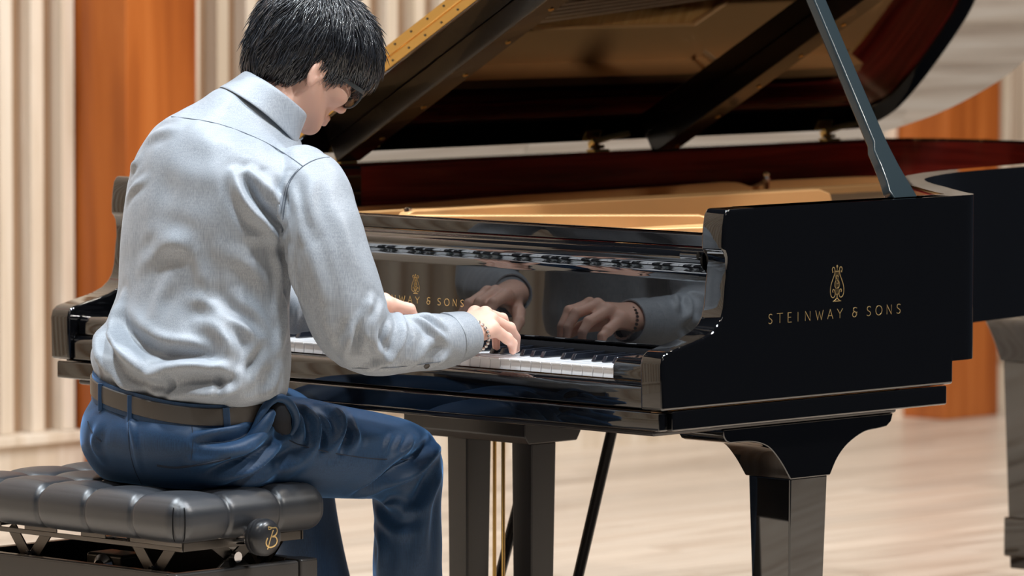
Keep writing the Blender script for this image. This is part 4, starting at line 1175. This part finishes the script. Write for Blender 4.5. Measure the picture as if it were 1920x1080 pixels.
cuf = cuff(A(840, 637, .3325), A(877, 627, .3345), .0425, .0365)
cuff((0.010, -0.094, 0.797), (0.040, -0.075, 0.797), .039, .034)
ctree = bvh(*[np.array([v.co[:] for v in cuf.data.vertices]), [tuple(p.vertices) for p in cuf.data.polygons]])
def button(u, v, tree):
    h = tree.ray_cast(Vector(CAM), Vector(ray(u, v)).normalized())
    if h[0] is None: return
    c = np.array(h[0]); nn = np.array(h[1]); nn = nn if nn @ (CAM - c) > 0 else -nn
    V, F = tube_vf([c - nn * .001, c + nn * .0015, c + nn * .0022], [.0052, .0052, .0040], 16)
    mesh('button', V, F, M['button'], shirt, smooth=True)
button(853, 662, ctree); button(800, 686, stree2)

# bracelet of silver beads at the right wrist
ws = np.array(A(884, 626, .3352)); wd = np.array(RF[1][0]) - np.array(RW); wd /= np.linalg.norm(wd)
aa = np.cross(wd, (0, 0, 1)); aa /= np.linalg.norm(aa); bb = np.cross(aa, wd)
L = []
for k in range(26):
    t = 2 * math.pi * k / 26; c = ws + (aa * math.cos(t) * .0335 + bb * math.sin(t) * .029) - np.array([0, 0, .002])
    L.append(tube_vf([c - bb * .0028, c - bb * .0015, c + bb * .0015, c + bb * .0028], [.0006, .0029, .0029, .0006], 8))
V, F = join(L); o = mesh('bracelet', V, F, M['bead'], person, smooth=True); o['kind'] = 'stuff'
# fingernails
for fs in (RF, LF):
    for f in fs:
        d = f[3] - f[2]; d /= np.linalg.norm(d); out_ = np.array([0, 0.8, 0.6]); out_ -= d * (out_ @ d); out_ /= np.linalg.norm(out_); s_ = np.cross(d, out_)
        c = f[3] - d * .001 + out_ * .0058
        V = [c + s_ * x + d * y - out_ * (abs(x) * 0.35 + 0.0) + out_ * z for z in (-.001, .0008) for x, y in ((-.0042, -.005), (0, -.006), (.0042, -.005), (.0042, .004), (0, .0062), (-.0042, .004))]
        F = [(0, 1, 4, 5), (1, 2, 3, 4), (6, 11, 10, 7), (7, 10, 9, 8)] + [(i, (i + 1) % 6, 6 + (i + 1) % 6, 6 + i) for i in range(6)]
        mesh('fingernail', V, F, M['nail'], person, smooth=True)

# ---- trousers
HR_ = [(A(340, 746, .03), .157, .111, -.14, .08), (A(340, 766, .03), .166, .118, -.10, .03), (A(336, 800, .03), .180, .126, -.05, -.05), (A(338, 835, .03), .184, .128, 0, 0), (A(346, 866, .03), .178, .125, 0, 0),
       (A(352, 893, .03), .165, .115, 0, 0), (A(356, 908, .03), .150, .100, 0, 0)]
RL = [(*A(420, 842, .10), .082), (*A(520, 836, .135), .084), (*A(610, 845, .160), .080), (*A(700, 855, .172), .074), (*A(752, 862, .178), .066), (*A(764, 888, .180), .062), (*A(763, 940, .180), .060), (*A(764, 1010, .180), .059), (*A(764, 1080, .178), .058), (0.172, -0.02, 0.20, .057), (0.168, 0.0, 0.11, .056)]
LL = [(-0.04, -0.39, 0.600, .085), (-0.08, -0.22, 0.598, .080), (-0.11, -0.08, 0.585, .070), (-0.118, -0.03, 0.560, .064), (-0.118, -0.015, 0.48, .062), (-0.110, 0.01, 0.35, .060), (-0.10, 0.05, 0.2, .058), (-0.092, 0.07, 0.11, .057)]
tv, tq = remeshed([loft(interp_rings(HR_[::-1], 5), 64, 2.4), limb(RL, 6, 32), limb(LL, 6, 32)], 0.0046, 12, 0.5)
# the seat is pressed flat by the cushion
low = 0.517
inb = (tv[:, 1] < BY0 + BD - 0.02)
def soft(z, z0, w_=0.02):
    return np.where(z < z0 + w_, z0 + w_ * np.exp((z - z0 - w_) / w_) , z)
tv[inb, 2] = soft(tv[inb, 2], low, 0.012)
ttree = bvh(tv, tq)
tfold = [
 ([(540, 770), (560, 790), (565, 830)], .008, .008), ([(570, 765), (590, 790), (590, 830), (575, 850)], .008, .008), ([(600, 762), (628, 780), (640, 810), (622, 845)], .010, .008),
 ([(640, 768), (652, 800), (640, 838)], -.006, .008), ([(585, 770), (606, 800), (606, 835)], -.007, .006), ([(660, 800), (668, 820), (658, 842)], .004, .008),
 ([(735, 815), (728, 830), (724, 845)], .004, .004), ([(755, 818), (748, 832), (742, 845)], .004, .004), ([(775, 818), (768, 835), (760, 848)], .005, .005),
 ([(815, 815), (790, 850), (745, 880), (700, 912), (672, 925)], -.010, .010), ([(822, 840), (800, 862), (770, 890), (735, 905)], .008, .009), ([(818, 880), (800, 905), (780, 935), (745, 955)], -.007, .010),
 ([(825, 895), (805, 935), (795, 990), (790, 1060)], .006, .011), ([(700, 940), (720, 965), (750, 980), (775, 975)], -.006, .010), ([(705, 930), (735, 945), (760, 950)], .005, .008),
 ([(370, 818), (400, 814), (440, 808), (470, 798)], .005, .007), ([(370, 830), (420, 822), (460, 812), (490, 790)], -.006, .007), ([(385, 842), (430, 838), (470, 822), (505, 800)], .006, .007),
 ([(360, 868), (420, 852), (470, 838), (520, 800)], .008, .009), ([(380, 890), (430, 870), (470, 858), (505, 830)], -.007, .008), ([(400, 902), (450, 886), (500, 850), (530, 820)], .007, .009),
 ([(440, 905), (490, 888), (530, 855), (560, 835)], -.006, .010), ([(520, 900), (560, 870), (600, 848)], .005, .012),
 ([(185, 800), (178, 830), (190, 860)], .004, .010), ([(235, 740), (245, 800), (262, 880)], .0025, .006), ([(700, 990), (715, 1030), (712, 1075)], .004, .010),
]
tv = ripple(tv, tq, 0.0030, (8, 8, 8), 1.7)
tv = press(tv, tq, ttree, tfold)
trs = np_mesh('trousers', tv, tq, M['trouser'], person)
ttree2 = bvh(tv, tq)
seamline('seat_seam', ttree2, [(243, 770), (241, 800), (243, 840), (252, 880), (266, 908)], .0009, M['tseam'], trs)
seamline('pocket_welt', ttree2, [(295, 873), (330, 877), (370, 872), (405, 865), (432, 858)], .0022, M['tseam'], trs)
seamline('pocket_welt', ttree2, [(165, 790), (174, 812), (190, 828)], .0016, M['tseam'], trs)
seamline('side_seam', ttree2, [(512, 800), (545, 828), (590, 842), (640, 852), (700, 860), (765, 862)], .0010, M['tseam'], trs)
seamline('dart_seam', ttree2, [(360, 800), (362, 830), (358, 862)], .0007, M['tseam'], trs)
# opened side pocket bulging at the hip
pk = A(530, 778, .195)
def PK(u, v, dx=0.0): return A(u, v, .205 + dx)
rimp = smooth_path([PK(462, 826, -.012), PK(478, 800, -.004), PK(493, 770), PK(508, 752), PK(524, 746, .003), PK(541, 755, .004), PK(553, 775, .004), PK(555, 796, .002), PK(545, 814, -.004), PK(530, 824, -.012)], 5)
mesh('pocket_edge', *tube_vf(rimp, np.interp(np.linspace(0, 1, len(rimp)), [0, .2, .5, .8, 1], [.003, .0065, .0075, .0065, .003]), 12), M['trouser'], trs, smooth=True)
c = PK(523, 786, -.012); V, F = limb([(*PK(520, 768, -.006), .016), (*PK(523, 786, -.008), .020), (*PK(530, 802, -.010), .015)], 4, 20)
mesh('pocket_lining', V, F, plain('pocket_lining', (0.006, 0.007, 0.011), 0.85), trs, smooth=True)
V, F = limb([(*PK(508, 776, .004), .008), (*PK(496, 796, .003), .012), (*PK(474, 824, -.006), .014), (*PK(444, 850, -.022), .011)], 5, 18)
mesh('pocket_flap', V, F, M['trouser'], trs, smooth=True)

# belt: a strap round the tilted waist
def belt():
    c = A(340, 738, .03); kx, ky = -.14, .08; n = 96; V = []; F = []
    a, b = .1645, .1185
    sec = [(0, -.0150), (.0026, -.0135), (.0030, 0), (.0026, .0135), (0, .0150), (-.002, 0)]
    for i in range(n):
        t = 2 * math.pi * i / n; cx_, sy_ = math.cos(t), math.sin(t); p_ = 2.35
        x = math.copysign(abs(cx_) ** (2 / p_), cx_); y = math.copysign(abs(sy_) ** (2 / p_), sy_)
        for o_, h_ in sec: V.append((c[0] + x * (a + o_), c[1] + y * (b + o_), c[2] + kx * x * a + ky * y * b + h_))
    m_ = len(sec)
    for i in range(n):
        for k in range(m_): F.append((i * m_ + k, i * m_ + (k + 1) % m_, ((i + 1) % n) * m_ + (k + 1) % m_, ((i + 1) % n) * m_ + k))
    o = mesh('belt', V, F, M['belt'], person, smooth=True)
    # trousers' waistband just below and behind the belt
    V2 = []
    for i in range(n):
        t = 2 * math.pi * i / n; cx_, sy_ = math.cos(t), math.sin(t); p_ = 2.35
        x = math.copysign(abs(cx_) ** (2 / p_), cx_); y = math.copysign(abs(sy_) ** (2 / p_), sy_)
        for o_, h_ in ((-.006, .020), (-.0008, .020), (.0, .0), (.001, -.0215), (-.003, -.0235), (-.006, -.02)):
            V2.append((c[0] + x * (a + o_), c[1] + y * (b + o_), c[2] + kx * x * a + ky * y * b + h_))
    F2 = []
    for i in range(n):
        for k in range(6): F2.append((i * 6 + k, i * 6 + (k + 1) % 6, ((i + 1) % n) * 6 + (k + 1) % 6, ((i + 1) % n) * 6 + k))
    mesh('waistband', V2, F2, M['trouser'], trs, smooth=True)
    return o
blt = belt()
btree = bvh(np.array([v.co[:] for v in blt.data.vertices]), [tuple(p.vertices) for p in blt.data.polygons])
def loop(pts, w_=.0075):
    us = [pts[0][0], pts[1][0]]; vs = [v for v in range(670, 840, 2) if cast(btree, us[0], v) is not None]
    if not vs: return
    vs = vs[-13:]; top = cast(btree, us[0], vs[0]); bot = cast(btree, us[1], vs[-1])
    if bot is None: bot = cast(btree, us[0], vs[-1])
    tocam = CAM - top; tocam[2] = 0; tocam /= np.linalg.norm(tocam); s_ = np.cross(tocam, (0, 0, 1))
    top = top + np.array([0, 0, .008]) + tocam * .0015; bot = bot - np.array([0, 0, .016]) + tocam * .002
    V = []
    for p, o_ in ((top, -.002), (top, .0022), (bot, .0026), (bot, -.002)):
        V += [p - s_ * w_ / 2 + tocam * o_, p + s_ * w_ / 2 + tocam * o_]
    F = [(0, 2, 3, 1), (2, 4, 5, 3), (4, 6, 7, 5), (6, 0, 1, 7), (0, 6, 4, 2), (1, 3, 5, 7)]
    mesh('belt_loop', V, F, M['trouser'], blt, bevel=.0008)
loop([(243, 740), (243, 762)]); loop([(424, 768), (427, 790)], .011); loop([(188, 698), (188, 712)])
# shoes
for an in (ANR, ANL):
    V, F = limb([(an[0], an[1] - .035, .050, .046), (an[0] + .003, an[1] + .03, .050, .048), (an[0] + .008, an[1] + .10, .043, .043), (an[0] + .012, an[1] + .165, .036, .034)], 5, 20)
    V = [(p[0], p[1], max(p[2], .004)) for p in V]
    mesh('shoe', V, F, M['black'], person, smooth=True)

# ---- spectacles
def rim_pts(s_):
    cx_, cz_, w_, h_ = s_ * .032, .026, .026, .0195
    P = []
    for k in range(28):
        t = 2 * math.pi * k / 28; x = math.copysign(abs(math.cos(t)) ** .65, math.cos(t)) * w_; z = math.copysign(abs(math.sin(t)) ** .65, math.sin(t)) * h_
        P.append(H((cx_ + x) * HS, (.1085 - abs(cx_ + x) * .16 - .004 * abs(z) / h_) * HS, (cz_ + z) * HS))
    return P
spec = None
for s_ in (1, -1):
    P = rim_pts(s_); P = np.array(P + [P[0], P[1]]); V, F = tube_vf(P, .0019, 8, False)
    o = mesh('spectacles_rim', V, F, M['frame'], person, smooth=True)
    Lm = bpy.data.materials.get('lens') or None
    if Lm is None:
        Lm, t_, b_ = nt('lens'); b_.inputs['Transmission Weight'].default_value = 1; b_.inputs['Roughness'].default_value = 0.0; b_.inputs['IOR'].default_value = 1.5
    c = np.mean(P[:-2], 0); V = [c + HF * .0006] + list(P[:-2] + HF * .0006) + [c - HF * .0006] + list(P[:-2] - HF * .0006); n = 28
    F = [(0, 1 + k, 1 + (k + 1) % n) for k in range(n)] + [(n + 1, n + 2 + (k + 1) % n, n + 2 + k) for k in range(n)] + [(1 + k, n + 2 + k, n + 2 + (k + 1) % n, 1 + (k + 1) % n) for k in range(n)]
    mesh('lens', V, F, Lm, o)
    tp = [H(s_ * .0575 * HS, .0985 * HS, .037 * HS), H(s_ * .066 * HS, .092 * HS, .038 * HS), H(s_ * .0725 * HS, .05 * HS, .036 * HS), H(s_ * .078 * HS, .0, .040 * HS), H(s_ * .077 * HS, -.02, .022)]
    L = []
    Pm = smooth_path(tp, 4); Tm = np.gradient(Pm, axis=0)
    V = []
    for p in Pm:
        for dr, du in ((-.0012, -.0034), (.0012, -.0034), (.0012, .0034), (-.0012, .0034)): V.append(p + HR * dr + HU * du)
    n = len(Pm); F = [(i * 4 + k, i * 4 + (k + 1) % 4, i * 4 + 4 + (k + 1) % 4, i * 4 + 4 + k) for i in range(n - 1) for k in range(4)] + [(0, 1, 2, 3), (4 * n - 1, 4 * n - 2, 4 * n - 3, 4 * n - 4)]
    mesh('spectacles_temple', V, F, M['frame'], person, bevel=.0006)
V, F = tube_vf(smooth_path([H(-.007, .1065 * HS, .030), H(0, .110 * HS, .032), H(.007, .1065 * HS, .030)], 4), .0019, 8)
mesh('spectacles_bridge', V, F, M['frame'], person, smooth=True)
for s_ in (1, -1):       # eyes, brows
    c = H(s_ * .031 * HS, .0800 * HS, .0255 * HS)
    V, F = tube_vf([c - HF * .004 + HF * q for q in (0, .010, .0135, .0148)], [.0095, .0095, .0065, .001], 16)
    e_ = mesh('eye', V, F, plain('eye_white', (.8, .78, .75), .15), person, smooth=True)
    V, F = tube_vf([c + HF * .0095, c + HF * .0112], [.0045, .0042], 14); mesh('iris', V, F, plain('iris', (.02, .012, .008), .1), e_, smooth=True)
    V, F = tube_vf(smooth_path([H(s_ * .014, .0955, .043), H(s_ * .032, .0935, .049), H(s_ * .050, .078, .045)], 4), [.0015] * 4 + [.0024] * 4 + [.001], 6)
    mesh('eyebrow', V, F, M['hair'], person, smooth=True)

# ---- hair: a cap fused from lobes, covered with separate locks
def hair_local(a_):
    q = a_
    d = ell(q, (0, -0.016, 0.080), (0.089, 0.108, 0.092))
    d = smin(d, ell(q, (0, 0.030, 0.088), (0.082, 0.086, 0.076)), 0.03)
    d = smin(d, ell(q, (0, -0.048, 0.022), (0.070, 0.062, 0.078)), 0.03)
    d = smin(d, ell(q, (0, 0.080, 0.078), (0.060, 0.042, 0.050)), 0.03)
    return d
def hair_sdf(P):
    q = (P - HE) @ HM.T / HS
    d = hair_local(q)
    # cut away the face and the neck below the hairline: keep above a sloping surface
    s_ = np.abs(q[:, 0]); y = q[:, 1]
    line = np.interp(y, [-.13, -.07, -.035, -.014, .002, .02, .045, .070, .095, .13], [-.030, -.044, -.042, -.014, .020, .014, .032, .052, .058, .030])
    cut = (line + np.where(y > .05, 0, 0) - q[:, 2])
    d = -smin(-d, -cut, 0.012)
    wav = 0.0020 * np.sin(q[:, 0] * 260) * np.cos(q[:, 1] * 180) 
    return (d + wav) * HS
hvv, hff = surface_nets(np.min(hp[:8], 0) - .03, np.max(hp[:8], 0) + .03, 0.0045, hair_sdf)
hair = np_mesh('hair', hvv, hff, M['hair'], person)
hr = random.Random(11)
def scalp_point(th_, ph_):
    """point on the hair volume in head coordinates"""
    dirv = np.array([math.cos(ph_) * math.sin(th_), math.sin(ph_) * math.sin(th_), math.cos(th_)])
    return dirv
def hproject(p, off):
    """push p onto hair_local = off along the gradient"""
    for _ in range(3):
        d = hair_local(p[None])[0] - off
        e = 1e-3; g = np.array([hair_local((p + np.eye(3)[k] * e)[None])[0] for k in range(3)]) - hair_local(p[None])[0]
        g /= np.linalg.norm(g) + 1e-12; p = p - g * d
    return p
crown = np.array([0.012, -0.055, 0.165])
NS = 9000
# vectorised strands
rs = np.random.RandomState(5)
U = rs.normal(size=(NS, 3)); U /= np.linalg.norm(U, axis=1)[:, None]
U[:, 2] = np.where(U[:, 2] < -0.75, -U[:, 2], U[:, 2])
cen = np.array([0, 0.0, 0.075])
p = cen + U * 0.12
def grad(p):
    d0 = hair_local(p); e = 1e-3
    g = np.stack([hair_local(p + np.eye(3)[k] * e) - d0 for k in range(3)], 1)
    return d0, g / (np.linalg.norm(g, axis=1)[:, None] + 1e-12)
def projv(p, off):
    for _ in range(4):
        d, g = grad(p); p = p - g * (d - off)[:, None]
    return p
off0 = rs.uniform(-0.006, 0.001, NS)
p = projv(p, off0)
keep = (p[:, 2] > np.interp(p[:, 1], [-.13, -.07, -.035, -.014, .002, .02, .045, .070, .095, .13], [-.028, -.040, -.038, -.008, .024, .022, .042, .064, .070, .046]))
p = p[keep]; off0 = off0[keep]; NS = len(p)
steps = 8; seglen = rs.uniform(0.0035, 0.0075, NS)[:, None]
clump = np.stack([np.sin(p[:, 0] * 130 + 2) * np.cos(p[:, 1] * 90), np.sin(p[:, 1] * 110 + 1) * np.cos(p[:, 2] * 95), np.zeros(NS)], 1)
path = [p]
lift = rs.uniform(0.0, 1.0, NS) ** 3
for k in range(steps):
    d, g = grad(p)
    flow = (p - crown); flow /= np.linalg.norm(flow, axis=1)[:, None] + 1e-9
    flow[:, 2] -= 0.75; flow += clump * 0.55 + rs.normal(size=(NS, 3)) * 0.16
    flow -= g * np.sum(flow * g, 1)[:, None]; flow /= np.linalg.norm(flow, axis=1)[:, None] + 1e-9
    low_ = p[:, 2] < 0.03
    p = p + flow * seglen + g * (lift[:, None] * 0.0011 * k)
    d, g = grad(p); over = d - (off0 + lift * 0.011 * (k / steps) + 0.002)
    p = p - g * (np.clip(over, -1, 1) * 0.7)[:, None]
    path.append(p)
path = np.array(path)                       # steps+1, NS, 3
Wp = HE + (path * HS) @ HM
rad = np.interp(np.arange(steps + 1), [0, 2, 6, steps], [0.0007, 0.0011, 0.0008, 0.0001])
T = np.gradient(Wp, axis=0); T /= np.linalg.norm(T, axis=2)[..., None] + 1e-12
a1 = np.cross(T, HU + 0.3 * HR); a1 /= np.linalg.norm(a1, axis=2)[..., None] + 1e-9; b1 = np.cross(T, a1)
ring = []
for k in range(3):
    t = 2 * math.pi * k / 3; ring.append(Wp + rad[:, None, None] * (math.cos(t) * a1 + math.sin(t) * b1))
Vh = np.stack(ring, 2)                      # steps+1, NS, 3(ring), 3
nv = (steps + 1)
Vh2 = Vh.transpose(1, 0, 2, 3).reshape(-1, 3)
base_i = (np.arange(NS) * nv * 3)[:, None, None]
ii = np.arange(steps)[None, :, None] * 3; kk = np.arange(3)[None, None, :]
k2 = (kk + 1) % 3
Fh = np.stack([base_i + ii + kk, base_i + ii + k2, base_i + ii + 3 + k2, base_i + ii + 3 + kk], -1).reshape(-1, 4)
lk = np_mesh('hair_locks', Vh2, Fh, M['locks'], hair); lk['kind'] = 'stuff'
